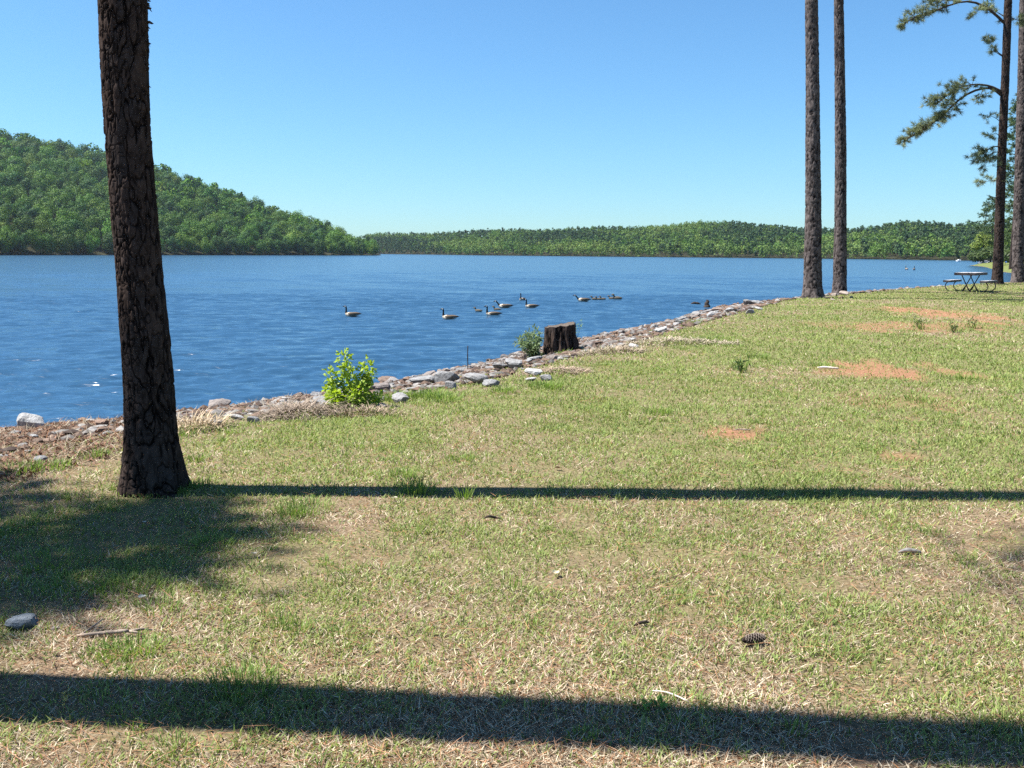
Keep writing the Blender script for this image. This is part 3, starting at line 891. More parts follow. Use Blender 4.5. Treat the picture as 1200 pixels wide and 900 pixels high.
def trunk_mesh(path, radii, na, nl, cells, cellh, depth, seed, mat, fine_to=None):
    """path points (k,3), radii (k,); bark plates modelled as relief"""
    K = len(path)
    S = smooth_path(np.column_stack([path, radii]), 400)
    seg = np.concatenate([[0], np.cumsum(np.linalg.norm(np.diff(S[:, :3], axis=0), axis=1))])
    tot = seg[-1]
    if fine_to: s = np.concatenate([np.linspace(0, fine_to, int(nl * 0.85), endpoint=False), np.linspace(fine_to, tot, nl - int(nl * 0.85))])
    else: s = np.linspace(0, tot, nl)
    Q = np.stack([np.interp(s, seg, S[:, j]) for j in range(4)], -1)
    a = np.arange(na) / na * 2 * PI
    Sg, Ag = np.meshgrid(s, a, indexing='ij')
    wob = (fbm(np.cos(Ag) * 1.3 + 5, np.sin(Ag) * 1.3 + 5, Sg * 3.0, seed=seed + 2, oct=3) - 0.5)
    u = Ag / (2 * PI) * cells + wob * 0.9
    v = Sg / cellh + (fbm(np.cos(Ag) * 2 + 3, np.sin(Ag) * 2, Sg * 2.0, seed=seed + 7, oct=3) - 0.5) * 1.1
    aa = cells / (2 * PI); bb = 0.5 / cellh
    X_, Y_, Z_ = np.cos(Ag) * aa + 20, np.sin(Ag) * aa + 20, Sg * bb
    wx = 0.5 * (fbm(X_ * 1.5, Y_ * 1.5, Z_ * 3, seed=seed + 3, oct=3) - 0.5)
    n1 = fbm(X_ + wx, Y_ + wx, Z_, seed=seed, oct=3)
    n2 = fbm(X_ * 1.1 + 40, Y_ * 1.1, Z_ * 1.6 + wx, seed=seed + 31, oct=3)
    n3 = fbm(X_ * 0.9 + 9, Y_ * 0.9, Z_ * 5.0, seed=seed + 61, oct=2)
    e = np.minimum(np.abs(n1 - 0.5) * 2.6, np.abs(n2 - 0.5) * 2.6 + 0.02)
    e = np.minimum(e, np.abs(n3 - 0.5) * 2.2 + 0.06)
    pid = np.clip((n1 > 0.5) * 0.3 + (n2 > 0.5) * 0.35 + 0.35 * n3, 0, 1); pid2 = n2
    e = e + 0.13 * np.clip(fbm(np.cos(Ag) * 2.2 + 7, np.sin(Ag) * 2.2, Sg * 2.6, seed=seed + 40, oct=3) - 0.45, 0, 1) * 0.5 + 0.05 * (fbm(np.cos(Ag) * 8, np.sin(Ag) * 8, Sg * 8, seed=seed + 44, oct=2) - 0.5)
    e = np.maximum(e, 0)
    pid = 0.45 * pid + 0.25 * pid2 + 0.5 * (fbm(np.cos(Ag) * 1.2, np.sin(Ag) * 1.2, Sg * 1.5, seed=seed + 50, oct=3) - 0.5) + 0.15
    rel = np.clip(e / 0.13, 0, 1) ** 0.7
    flake = fbm(np.cos(Ag) * 9, np.sin(Ag) * 9, Sg * 14, seed=seed + 12, oct=3) - 0.5
    rad = Q[:, 3][:, None] * (1 + 0.06 * wob) + depth * (rel - 0.75) + depth * 0.8 * flake + depth * 0.5 * (pid - 0.5)
    # root flare ribs
    fl = np.clip(1 - Sg / 0.45, 0, 1) ** 2.0
    rad = rad * (1 + fl * 0.20 * np.sin(Ag * 4 + seed + 0.6 * np.sin(Ag * 2 + 1)) * np.clip(radii[0] * 4, 0.2, 1))
    V = np.stack([Q[:, 0][:, None] + rad * np.cos(Ag), Q[:, 1][:, None] + rad * np.sin(Ag), np.repeat(Q[:, 2][:, None], na, 1)], -1).reshape(-1, 3)
    return mesh_np('trunk', V, grid_quads(na, nl, True), None, [mat], True, vfloat={'crack': e.ravel(), 'plate': pid.ravel()})


def needles(pts, dirs, n, length, width, col, acc, spread=0.95):
    m = len(pts)
    D = np.repeat(dirs, n, 0) * 0.75 + RNG.normal(0, spread * 0.6, (m * n, 3))
    D /= np.linalg.norm(D, axis=1)[:, None]
    B = np.repeat(pts, n, 0) + RNG.normal(0, length * 0.12, (m * n, 3))
    side = np.cross(D, RNG.normal(size=D.shape)); side /= np.linalg.norm(side, axis=1)[:, None]
    ln = length * RNG.uniform(0.6, 1.1, (m * n, 1))
    V = np.stack([B - side * width, B + side * width, B + D * ln], 1).reshape(-1, 3)
    T = np.arange(m * n * 3).reshape(-1, 3)
    acc.add(V, None, T)
    acc.ct.append(np.repeat(np.asarray(col) * RNG.uniform(0.65, 1.35, (m, 1)), n, 0))


NEEDLE_COL = np.array([0.085, 0.125, 0.04])


def limb(path, r0, wood, leaf, tuft_from=0.35, ntuft=24, nn=22, nlen=0.16, nw=0.006, side=0.35, col=NEEDLE_COL, up=0.25, twigs=True):
    """one bough: bent wood with twigs that carry needle brushes"""
    S = smooth_path(path, 14)
    wood.add(*tube(S, np.linspace(r0, r0 * 0.25, len(S)), 6))
    f = tuft_from + (1 - tuft_from) * RNG.random(ntuft) ** 0.8
    idx = f * (len(S) - 1.001); i = idx.astype(int); w = (idx - i)[:, None]
    B = S[i] * (1 - w) + S[i + 1] * w
    T = S[i + 1] - S[i]; T /= np.linalg.norm(T, axis=1)[:, None]
    off = RNG.normal(0, 1, (ntuft, 3)); off[:, 2] = off[:, 2] * 0.5 + up
    off = off * side * (0.45 + 0.55 * RNG.random((ntuft, 1))) + T * side * 0.5
    E = B + off
    if twigs:
        for b, e in zip(B, E): wood.add(*tube(np.array([b, (b + e) / 2 + [0, 0, -0.03 * side], e]), [r0 * 0.22, r0 * 0.16, r0 * 0.1], 4, False))
    d = off / (np.linalg.norm(off, axis=1)[:, None] + 1e-9)
    mid = B + off * 0.6
    needles(E, d, nn, nlen, nw, col, leaf)
    needles(mid, d, nn // 2, nlen * 0.9, nw, col, leaf)


def crown_auto(top, z0, z1, radius, nb, wood, leaf, cx, cy, lean=(0, 0), **kw):
    for k in range(nb):
        f = (k + 0.5) / nb
        z = z0 + (z1 - z0) * f
        L = radius * (0.55 + 0.6 * math.sin(PI * min(1, 0.15 + f * 0.85)) * RNG.uniform(0.6, 1.1)) * (1.05 - 0.55 * f)
        a = k * 2.4 + RNG.uniform(-0.5, 0.5)
        d = np.array([math.cos(a), math.sin(a), 0])
        b = np.array([cx + lean[0] * z, cy + lean[1] * z, z])
        p = [b, b + d * L * 0.4 + [0, 0, L * 0.12], b + d * L * 0.75 + [0, 0, L * 0.14], b + d * L + [0, 0, L * 0.05]]
        limb(p, 0.035 + 0.02 * L / 3, wood, leaf, **kw)


def make_pine(label, path, radii, na, nl, cells, cellh, depth, seed, mat, fine_to=None, crown=None, group=None):
    path = np.asarray(path, float)
    base = path[0].copy()
    root = empty('pine_tree', base, label, 'tree', group)
    link('trunk', trunk_mesh(path - base, np.asarray(radii, float), na, nl, cells, cellh, depth, seed, mat, fine_to), root)
    if crown:
        wood, leaf = Acc(), Acc()
        top = path[-1] - base
        lean = ((path[-1] - base)[0] / top[2], (path[-1] - base)[1] / top[2])
        crown_auto(None, crown['z0'], crown['z1'], crown['r'], crown['n'], wood, leaf, 0, 0, lean, **crown.get('kw', {}))
        link('branches', wood.mesh('branches', [MAT['branch']], True), root)
        link('crown', leaf.mesh('crown', [MAT['needle']]), root)
    return root


# the big trunk at the left
D1 = on_z(181, 574)[1]
lean_y = 0.027
def main_pt(px, py):
    d = ray(px, py); y = D1
    for _ in range(4):
        p = EYE + d * (y / d[1]); y = D1 + lean_y * p[2]
    return EYE + d * (y / d[1])
pp = [(182, 576), (180, 555), (178, 520), (176, 490), (173.5, 440), (168, 370), (162, 300), (155.5, 225), (149.5, 150), (146, 75), (143.5, 0)]
ppw = [80, 72, 63, 59, 56, 53, 51, 50, 50, 51.5, 53]
path = [main_pt(*p) for p in pp]
rad = [w_ * D1 / FPX / 2 * 0.99 for w_ in ppw]
path[0][2] = gz(path[0][0], path[0][1]) - 0.05
z3 = path[-1]
for zz, r_ in ((6, .148), (9, .138), (12, .125), (15, .10), (21, .02)):
    path.append(np.array([z3[0] - 0.012 * (zz - z3[2]), z3[1] + lean_y * (zz - z3[2]), zz])); rad.append(r_)
big = make_pine('thick dark barked pine trunk standing nearest on the left', path, rad, 240, 1100, 16, 0.115, 0.0155, 5, MAT['bark'], 4.6,
                dict(z0=15.0, z1=20.6, r=2.0, n=26, kw=dict(ntuft=16, nn=16, nlen=0.2, nw=0.007, side=0.35)))
# dead vine hanging on its right side
va, vl_ = Acc(), Acc()
bl = np.array(big.location)
vp = [main_pt(172.5, y_) for y_ in (112, 80, 50, 20, -10, -60)]
vp = [p + np.array([0.004 * math.sin(i * 2.1), -0.02, 0]) for i, p in enumerate(vp)]
S = smooth_path(vp, 30)
va.add(*tube(S - bl, 0.005, 5))
for i in range(44):
    f = RNG.random() ** 0.6
    p = S[int(f * 29)] - bl
    d = np.array([RNG.uniform(0.2, 1), RNG.uniform(-0.6, 0.2), RNG.uniform(-0.7, 0.4)]); d /= np.linalg.norm(d)
    ln = RNG.uniform(0.022, 0.055); sd_ = np.cross(d, [0, 0, 1]); sd_ /= np.linalg.norm(sd_) + 1e-6; sd_ = sd_ * 0.5 + np.array([0, 0, 0.5])
    m_ = p + d * ln * 0.6; vl_.add([p, m_ + sd_ * ln * 0.35, m_ - sd_ * ln * 0.35 + d * 0.004, p + d * ln + [0, 0, -0.006]], [[0, 2, 3, 1]], None, np.array([0.05, 0.04, 0.03]))
vine = link('vine', va.mesh('vine', [MAT['branch']]), big)
link('dead_leaves', vl_.mesh('dead_leaves', [MAT['debris']]), vine)

# the pine beside the photographer, out of frame, whose trunk shadow crosses the foreground
bA = np.array([-4.0, 3.57, 0.0])
pA = [bA + np.array([0, -0.025 * z_, z_ - 0.05]) for z_ in (0, .3, 1, 2.5, 5, 8, 11, 15, 21.5)]
pineA = make_pine('tall pine left of the frame that throws the broad foreground shadow', pA, [.26, .215, .20, .195, .185, .17, .15, .11, .02], 40, 200, 12, 0.16, 0.018, 9, MAT['bark'], None,
          dict(z0=15.2, z1=21.2, r=2.2, n=24, kw=dict(ntuft=14, nn=14, nlen=0.22, nw=0.009, side=0.4)))
_w, _l = Acc(), Acc()
for o_, L_ in (((0.5, 2.0, 0.4), 1), ((0.75, 2.3, 0.1), 1), ((0.2, 1.9, 0.0), 1)):
    limb([(0, -0.25, 9.8), (o_[0] * .4, o_[1] * .5, 10.1), (o_[0], o_[1], 10 + o_[2])], 0.035, _w, _l, 0.55, 10, 11, 0.2, 0.008, 0.32)
_b = link('branch', _w.mesh('branch', [MAT['branch']], True), pineA)
link('needles', _l.mesh('needles', [MAT['needle']]), _b)
# the young pine that shades the grass under the big trunk
bB = np.array([-8.7, 5.45, gz(-8.7, 5.45)])
make_pine('young pine left of the frame that shades the grass by the big trunk', [bB + np.array([0, 0, z_]) for z_ in (-.1, 1, 3, 6, 8, 10.6)], [.12, .1, .09, .07, .05, .01], 24, 120, 9, 0.14, 0.012, 12, MAT['bark'], None,
          dict(z0=7.2, z1=10.9, r=1.6, n=44, kw=dict(ntuft=19, nn=18, nlen=0.22, nw=0.011, side=0.30)))


def far_pine(label, pxs, widths, D, top, seed, mat, crown=None, na=56, nl=520, cells=11, cellh=0.15, depth=0.032):
    pts = [on_y(x, y, D) for x, y in pxs]
    rad = [w_ * D / FPX / 2 for w_ in widths]
    b = pts[0]; b[2] = gz(b[0], b[1]) - 0.1
    l = pts[-1]; pr = pts[-2]; sl = (l - pr) / (l[2] - pr[2]); sl = np.clip(sl, -0.05, 0.05)
    if top:
        for f in (0.4, 0.75, 1):
            z_ = l[2] + (top - l[2]) * f
            pts.append(np.array([l[0] + sl[0] * (z_ - l[2]), l[1], z_])); rad.append(rad[len(widths) - 1] * (1 - 0.92 * f))
    return make_pine(label, pts, rad, na, nl, cells, cellh, depth, seed, mat, None, crown)


cr_far = dict(z0=12.5, z1=20, r=4.0, n=32, kw=dict(ntuft=14, nn=10, nlen=0.32, nw=0.016, side=0.5))
far_pine('left and thicker of the two tall bare pine trunks standing close together', [(953, 349), (952.5, 335), (952.5, 300), (953, 240), (952.5, 160), (952, 80), (951, 0)], [27, 21.5, 19.5, 17.5, 16, 14.5, 13.5], on_z(952, 349)[1], 21, 21, MAT['bark_grey'], cr_far)
D2 = 41.5
far_pine('right and thinner of the two tall bare pine trunks standing close together', [(983.5, 345), (984, 332), (984.5, 300), (985, 240), (985, 160), (984, 80), (983, 0)], [19, 15.5, 14.5, 13, 12.2, 11, 10], D2, 21, 24, MAT['bark_grey'], cr_far, cellh=0.2)

# dark pine with arching boughs at the right
D3 = on_z(1168, 332.5)[1]
t3 = far_pine('dark pine with two arching needle boughs beside the picnic table', [(1168.5, 333), (1169, 322), (1170, 300), (1172, 240), (1175, 160), (1178.5, 80), (1181.5, 0)], [14.5, 12, 11, 10, 9, 8.4, 7.8], D3, 22, 27, MAT['bark'], dict(z0=16.5, z1=21.5, r=2.6, n=18, kw=dict(ntuft=12, nn=10, nlen=0.3, nw=0.018, side=0.5)))
b3 = np.array(t3.location)


def bough(pix, r0, ntuft, side, dy, nt_from=0.4, nlen=0.30, nn=30, up=0.3, nm='branch'):
    wood, leaf = Acc(), Acc()
    pts = [on_y(x, y, D3 + dy * i / (len(pix) - 1)) - b3 for i, (x, y) in enumerate(pix)]
    limb(pts, r0, wood, leaf, nt_from, int(ntuft * 1.2), int(nn * 1.25), nlen, 0.0105, side, np.array([0.16, 0.185, 0.085]), up)
    o = link(nm, wood.mesh('branch', [MAT['branch']], True), t3)
    if ntuft: link('needles', leaf.mesh('needles', [MAT['needle']]), o)


bough([(1178, 28), (1163, 14), (1146, 4), (1128, 2), (1108, 8), (1088, 16), (1072, 20), (1055, 32)], .075, 46, .42, -1.5, 0.45)
bough([(1128, 2), (1110, 0), (1095, 2), (1086, 6)], .03, 16, .35, -1.8, 0.3)
bough([(1150, 6), (1146, 12), (1142, 18)], .02, 8, .32, -0.9, 0.3)
bough([(1175, 108), (1160, 101), (1143, 99), (1126, 102), (1110, 112), (1098, 122)], .07, 50, .5, -1.0, 0.4)
bough([(1174, 112), (1163, 104), (1150, 104), (1134, 110), (1118, 122), (1106, 134), (1092, 145), (1078, 154), (1058, 166)], .08, 90, .42, -1.2, 0.42)
bough([(1152, 104), (1150, 110), (1144, 117)], .02, 9, .35, -0.8, 0.2)
bough([(1176, 66), (1168, 60), (1162, 52), (1160, 48)], .03, 9, .3, -0.5, 0.4)
bough([(1176, 67), (1168, 62), (1164, 60)], .025, 5, .26, -0.5, 0.4)
bough([(1178, 20), (1168, 14), (1160, 10)], .03, 10, .4, 0.5, 0.3)
bough([(1180, 18), (1188, 22), (1194, 24)], .03, 12, .42, 0.5, 0.3)
bough([(1174, 144), (1166, 138), (1158, 136), (1152, 139)], .02, 9, .3, -0.8, 0.3, 0.24, 18)
bough([(1173, 172), (1164, 172), (1154, 178), (1146, 188)], .04, 26, .42, -0.8, 0.35)
bough([(1173, 178), (1162, 180), (1154, 196)], .03, 12, .36, -0.6, 0.4)
bough([(1172, 160), (1166, 156), (1160, 162)], .02, 6, .3, -0.6, 0.3)
bough([(1172, 214), (1163, 211), (1154, 214)], .02, 9, .36, 0.8, 0.3)
bough([(1170.5, 233), (1164, 231), (1156, 228.5)], .035, 0, .2, -0.6)
bough([(1172, 234), (1180, 232), (1190, 232)], .03, 0, .2, 0.6)

# its lighter neighbour at the right edge
D4 = on_z(1194, 331)[1]
far_pine('light barked pine trunk at the right edge of the photo', [(1192.5, 332), (1193, 322), (1193, 300), (1194.5, 240), (1196.5, 160), (1198.5, 80), (1200, 0)], [17, 14, 12.5, 12, 11, 10, 9], D4, 23, 31, MAT['bark_grey'], dict(z0=15.5, z1=22, r=2.6, n=20, kw=dict(ntuft=12, nn=10, nlen=0.3, nw=0.018, side=0.5)))


# ------------------------------------------------------------------ far pines and broadleaf trees on the right hand shore
def shore_pine(label, px, D, h, z0, r, seed, group=None, tr=0.2):
    p = on_y(px, 300, D); b = np.array([p[0], D, max(gz(p[0], D), WATER + 0.1)])
    return make_pine(label, [b + [0, 0, z_ * h] for z_ in (-.01, .1, .4, .7, 1)], [tr * 1.2, tr, tr * .85, tr * .55, .03], 10, 40, 6, 0.3, 0.02, seed, MAT['bark'], None, dict(z0=z0, z1=h, r=r, n=34, kw=dict(ntuft=20, nn=14, nlen=0.55, nw=0.05, side=0.7, twigs=False, col=np.array([0.075, 0.115, 0.04]))), group)


shore_pine('slender distant pine seen between the two right hand trunks', 1185, 152, 26, 9, 2.0, 41)
shore_pine('bushy dark pine on the far right shore behind the arching pine', 1161, 236, 15.5, 3.5, 3.6, 43, None, 0.2)
shore_pine('smaller pine hiding behind the light barked trunk', 1199, 175, 17, 4, 3.2, 44)


def crown_pts(rs, n, rx, rz, cz, lobes=16, full=False):
    """leaf clump positions over uneven lobes"""
    L = rs.normal(size=(lobes, 3)); L /= np.linalg.norm(L, axis=1)[:, None]
    L[:, 2] = L[:, 2] * 0.95 - 0.05 if full else np.abs(L[:, 2]) * 1.0 - 0.30
    c = L * np.array([rx, rx, rz]) * rs.uniform(0.45, 0.8, (lobes, 1))
    lr = rs.uniform(0.34, 0.56, lobes) * rx
    k = rs.integers(0, lobes, n)
    d = rs.normal(size=(n, 3)); d /= np.linalg.norm(d, axis=1)[:, None]
    d[:, 2] = d[:, 2] + 0.2
    p = c[k] + d * (lr[k] * rs.uniform(0.6, 1.08, n))[:, None]
    p[:, 2] += cz
    return p, d, k


def leaf_quads(rs, p, d, size, col, acc, flat=0.75):
    n = len(p)
    nn = d * (flat + 0.3) + rs.normal(0, 0.45, (n, 3)); nn /= np.linalg.norm(nn, axis=1)[:, None]
    a = np.cross(nn, rs.normal(size=(n, 3))); a /= np.linalg.norm(a, axis=1)[:, None]
    b = np.cross(nn, a)
    s = size * rs.uniform(0.55, 1.25, (n, 1))
    v = np.stack([p - a * s * 0.5, p + b * s * 0.32 + nn * s * 0.08, p + a * s * 0.5, p - b * s * 0.32 + nn * s * 0.08], 1).reshape(-1, 3)
    q = np.arange(n * 4).reshape(-1, 4)
    acc.add(v, q); acc.cq.append(col)


def broadleaf(seed, h, rx, n, size, col, lobes=16, mat=None, low=0.25):
    rs = np.random.default_rng(seed)
    acc = Acc()
    rz = h * (1 - low) / 2 * 1.05; cz = h * (low + (1 - low) / 2)
    p, d, k = crown_pts(rs, n, rx, rz, cz, lobes, low < 0.1)
    cl = np.asarray(col) * rs.uniform(0.75, 1.25, (lobes, 1))[k] * rs.uniform(0.8, 1.2, (n, 1))
    leaf_quads(rs, p, d, size, cl, acc)
    tv, tq, tt_ = tube(np.array([[0, 0, -1.5], [0.1, 0, h * 0.25], [0, 0.1, h * 0.6]]), [0.028 * h * 0.8, 0.02 * h * 0.8, 0.008 * h], 7)
    nq = len(acc.q[0])
    acc.add(tv, tq, tt_, np.array([0.06, 0.048, 0.038]))
    mi = np.zeros(nq + len(tq) + len(tt_), int); mi[nq:] = 1
    me = acc.mesh('broadleaf_tree', [mat or MAT['hill_leaf'], MAT['trunk_far']])
    me.polygons.foreach_set('material_index', mi.astype(np.int32))
    return me


def shore_tree(label, px, D, h, rx, col, seed):
    p = on_y(px, 300, D)
    tag(link('broadleaf_tree', broadleaf(seed, h, rx, 1500, 0.55, col, 18, MAT['leaf'], 0.12), None, (p[0], D, max(gz(p[0], D), WATER + 0.2))), label, 'tree')


shore_tree('pale yellow green tree at the water on the far right shore', 1152, 232, 8.0, 2.6, (0.17, 0.22, 0.055), 301)
shore_tree('mid green tree right of the arching pine trunk on the far shore', 1187, 205, 8.0, 3.0, (0.12, 0.18, 0.05), 302)
shore_tree('green tree at the right edge on the far shore', 1204, 190, 9.0, 3.4, (0.11, 0.16, 0.05), 303)
shore_tree('low green shrub tree by the water under the dark far pine', 1166, 240, 7.0, 3.0, (0.10, 0.15, 0.04), 304)

for px_, D_, h_, r_, lab_, sd_ in [(1178, 186, 2.6, 1.9, 'low green shrub at the water between the two right hand trunks', 311), (1190, 172, 2.4, 1.8, 'rounded green shrub touching the light barked trunk on the far shore', 312), (1146, 229, 2.6, 2.0, 'outermost low green shrub on the far right spit', 313), (1158, 226, 3.0, 2.4, 'dull green shrub just left of the arching pine trunk on the far shore', 314), (1183, 214, 4.5, 3.2, 'dark green shrub behind the blue tent', 315)]:
    shore_tree(lab_, px_, D_, h_, r_, (0.075, 0.11, 0.035), sd_)

# ------------------------------------------------------------------ the wooded hill on the left
ridge_px = np.array([(-420, 118), (-200, 128), (-60, 143), (0, 152), (50, 159), (100, 168), (135, 179), (180, 191), (230, 207), (290, 228), (340, 246), (380, 259), (410, 273), (430, 284), (439, 294), (446, 301)])


def hill_profile(px):
    """shore distance, ridge distance, ridge ground height (under the canopy) for a picture column"""
    f = np.clip((px + 420) / 860, 0, 1)
    ds = np.interp(px, [-420, 0, 437, 446], [330, 420, 590, 596])
    dr = ds + np.interp(px, [-420, 0, 300, 437, 446], [260, 215, 130, 40, 6])
    return ds, dr


TREE_H = 11.5
hx = np.arange(-430, 452, 6.0)
hs = np.linspace(-0.08, 1.6, 46)
HV = []
for px in hx:
    ds, dr = hill_profile(px)
    ry = np.interp(px, ridge_px[:, 0], ridge_px[:, 1])
    top = on_y(px, ry, dr)[2]
    zr = max(top - TREE_H * np.interp(px, [-420, 420, 440], [1, 0.9, 0.1]), WATER + 0.4)
    for s in hs:
        D = ds + (dr - ds) * s
        p = on_y(px, 300, D)
        if s <= 0: zz = WATER + 0.25 + s * 30
        elif s <= 1: zz = WATER + 0.25 + (zr - WATER - 0.25) * (s ** 0.92)
        else: zz = WATER + 0.8 + (zr - WATER - 0.8) * (1 - (s - 1) ** 1.5 * 1.2)
        HV.append((p[0], D, zz))
HV = np.array(HV).reshape(len(hx), len(hs), 3)
tag(link('hill', mesh_np('hill', HV.transpose(1, 0, 2).reshape(-1, 3), grid_quads(len(hx), len(hs)), None, [MAT['soil']], True)), kind='structure')


def hill_at(px, s):
    ix = np.clip((px - hx[0]) / 6.0, 0, len(hx) - 1.001); i = int(ix); f = ix - i
    js = np.interp(s, hs, np.arange(len(hs))); j = min(int(js), len(hs) - 2); g_ = js - j
    return (HV[i, j] * (1 - f) + HV[i + 1, j] * f) * (1 - g_) + (HV[i, j + 1] * (1 - f) + HV[i + 1, j + 1] * f) * g_


KINDS_ = [((0.098, 0.190, 0.026), 'bright green'), ((0.074, 0.150, 0.024), 'mid green'), ((0.040, 0.094, 0.024), 'dark green'), ((0.125, 0.200, 0.034), 'yellow green'), ((0.050, 0.114, 0.025), 'deep green')]
HT = [broadleaf(500 + i, 12.0 if i != 2 else 13.5, 5.2 if i != 2 else 4.2, 3800, 0.62, c, 17, None, 0.0) for i, (c, _) in enumerate(KINDS_)]
cand = []
px = -8.0
# jittered spacing over the visible slope
rsh = np.random.default_rng(77)
spots = []
for s in np.linspace(0.0, 1.0, 26):
    for p_ in np.arange(-14, 440, 7.0):
        spots.append((p_ + rsh.uniform(-3.5, 3.5), min(1.0, max(0, s + rsh.uniform(-0.02, 0.02)))))
rsh.shuffle(spots)
kept = []
spots = sorted(spots, key=lambda q_: q_[1])
for p_, s in spots:
    w_ = hill_at(p_, s)
    dmin = 4.6 if s < 0.03 else 8.3
    if all((w_[0] - k_[0]) ** 2 + (w_[1] - k_[1]) ** 2 > dmin * dmin for k_ in kept):
        kept.append((*w_, p_, s))
kept = np.array(kept)
print('hill tree spots', len(kept))
# the 290 nearest the eye are individuals, the rest is part of the wood
order = np.argsort(kept[:, 1] - 0 * kept[:, 4])
if len(kept) > 292:
    sel = np.sort(rsh.choice(len(kept), 292, replace=False))
    front = [i for i in order[:200]]
    rest_pool = [i for i in order[200:]]
    extra = list(rsh.choice(rest_pool, 292 - 200, replace=False))
    indiv = set(front + extra)
else:
    indiv = set(range(len(kept)))
others = []
for i, (x, y, z, p_, s) in enumerate(kept):
    kx = fbm(np.array([p_ * 0.02]), np.array([s * 5]), seed=91)[0] + rsh.uniform(-0.28, 0.28)
    kd = int(np.clip(np.interp(kx, [0.2, 0.38, 0.5, 0.62, 0.8], [2, 4, 1, 0, 3]) + 0.5, 0, 4)) if False else rsh.choice([0, 1, 2, 3, 4], p=[0.28, 0.27, 0.13, 0.16, 0.16])
    sc = rsh.uniform(0.88, 1.12) * (0.85 if s < 0.05 else 1) * np.interp(p_, [0, 400, 440], [1, 0.97, 0.78])
    if i in indiv:
        o = link('broadleaf_tree', HT[kd], None, (x, y, z - 0.3), (rsh.uniform(-.06, .06), rsh.uniform(-.06, .06), rsh.uniform(0, 6.28)), (sc * rsh.uniform(.9, 1.12), sc * rsh.uniform(.9, 1.12), sc))
        zone = 'at the waterline' if s < 0.12 else ('halfway up the slope' if s < 0.6 else 'near the crest')
        tag(o, f'{KINDS_[kd][1]} leafy tree {zone} of the wooded hill across the lake', 'tree', 'trees covering the wooded hill')
    else:
        others.append((x, y, z, sc, kd))
# outside the frame and on the back of the hill: one wood
fp = []
for s in np.linspace(0.0, 1.45, 34):
    for p_ in np.arange(-420, 436, 9.0):
        if s <= 1.0 and p_ > -12: continue
        w_ = hill_at(p_ + rsh.uniform(-4, 4), s + rsh.uniform(-0.02, 0.02))
        fp.append((*w_, rsh.uniform(0.8, 1.2) * np.interp(p_, [0, 380, 440], [1, 0.85, 0.4]), rsh.integers(0, 5)))
fp = np.array(fp)
kk = [0]
for i in range(1, len(fp)):
    if np.all((fp[kk][:, 0] - fp[i, 0]) ** 2 + (fp[kk][:, 1] - fp[i, 1]) ** 2 > 64): kk.append(i)
    if len(kk) > 1500: break
others += [tuple(fp[i]) for i in kk]


def wood_mesh(name, trees, cols, per, size, hgt, rx, lobes, seed, low=0.0):
    """many low detail crowns in one mesh: trees = (x, y, z, scale, kind)"""
    rs = np.random.default_rng(seed)
    acc = Acc()
    protos = []
    for k in range(len(cols)):
        cone = len(cols[k]) > 3
        hh, rr_ = hgt * (1.18 if cone else 1), rx * (0.62 if cone else 1)
        rz = hh * (1 - low) / 2 * 1.05; cz = hh * (low + (1 - low) / 2)
        pr = []
        for _ in range(5):
            p, d, kk_ = crown_pts(rs, per, rr_, rz, cz, lobes, True)
            pr.append((p, d, rs.uniform(0.75, 1.25, (lobes, 1))[kk_]))
        protos.append(pr)
    for (x, y, z, sc, kd) in trees:
        p, d, lc = protos[int(kd)][rs.integers(0, 5)]
        a = rs.uniform(0, 6.28); R = np.array([[math.cos(a), -math.sin(a), 0], [math.sin(a), math.cos(a), 0], [0, 0, 1]])
        col = np.array(cols[int(kd)][:3]) * (0.5 + 0.5 * lc) * rs.uniform(0.85, 1.15) * rs.uniform(0.85, 1.15, (per, 1)) * (1 + rs.normal(0, 0.05, (1, 3)))
        leaf_quads(rs, (p @ R.T) * sc + [x, y, z - 0.3], d @ R.T, size * sc, np.clip(col, 0.005, 1), acc)
    return acc.mesh(name, [MAT['far_leaf']])


tag(link('hill_wood', wood_mesh('hill_wood', others, [c for c, _ in KINDS_], 420, 1.7, 12, 5.2, 14, 5)), 'green broadleaf wood filling the rest of the hill', None, None, 'stuff')

# ------------------------------------------------------------------ the far shore
far_ridge = np.array([(300, 285), (400, 280), (440, 273.5), (475, 273), (500, 273), (540, 271), (580, 268), (620, 269), (660, 268), (700, 265.5), (740, 266), (780, 263.5), (820, 259), (860, 259.5), (900, 264), (940, 267.5), (990, 269), (1030, 263), (1060, 258.5), (1090, 260), (1115, 264), (1135, 260), (1160, 263), (1220, 262), (1300, 268), (1420, 262), (1600, 270)])
far_shore_d = np.array([(300, 1050), (440, 900), (560, 700), (700, 600), (900, 520), (1000, 470), (1140, 400), (1300, 360), (1600, 330)])
fx = np.arange(300, 1610, 8.0); fs = np.linspace(-0.06, 1.5, 30)
FV = []
for px in fx:
    ds = np.interp(px, far_shore_d[:, 0], far_shore_d[:, 1])
    dr = ds + np.interp(px, [300, 440, 700, 900, 1140, 1600], [200, 170, 210, 230, 230, 200])
    ry = np.interp(px, far_ridge[:, 0], far_ridge[:, 1])
    zr = max(on_y(px, ry, dr)[2] - 6.0, WATER + 1.5)
    low = np.interp(px, [300, 440, 640, 800, 1000], [0.5, 0.55, 0.7, 0.9, 1.0])
    for s in fs:
        D = ds + (dr - ds) * s
        p = on_y(px, 300, D)
        b0 = WATER + 0.2
        if s <= 0: zz = b0 + s * 60
        elif s <= 1: zz = b0 + (zr - b0) * (s ** 1.0)
        else: zz = zr - (zr - b0) * (s - 1) ** 1.5
        FV.append((p[0], D, zz))
FV = np.array(FV).reshape(len(fx), len(fs), 3)
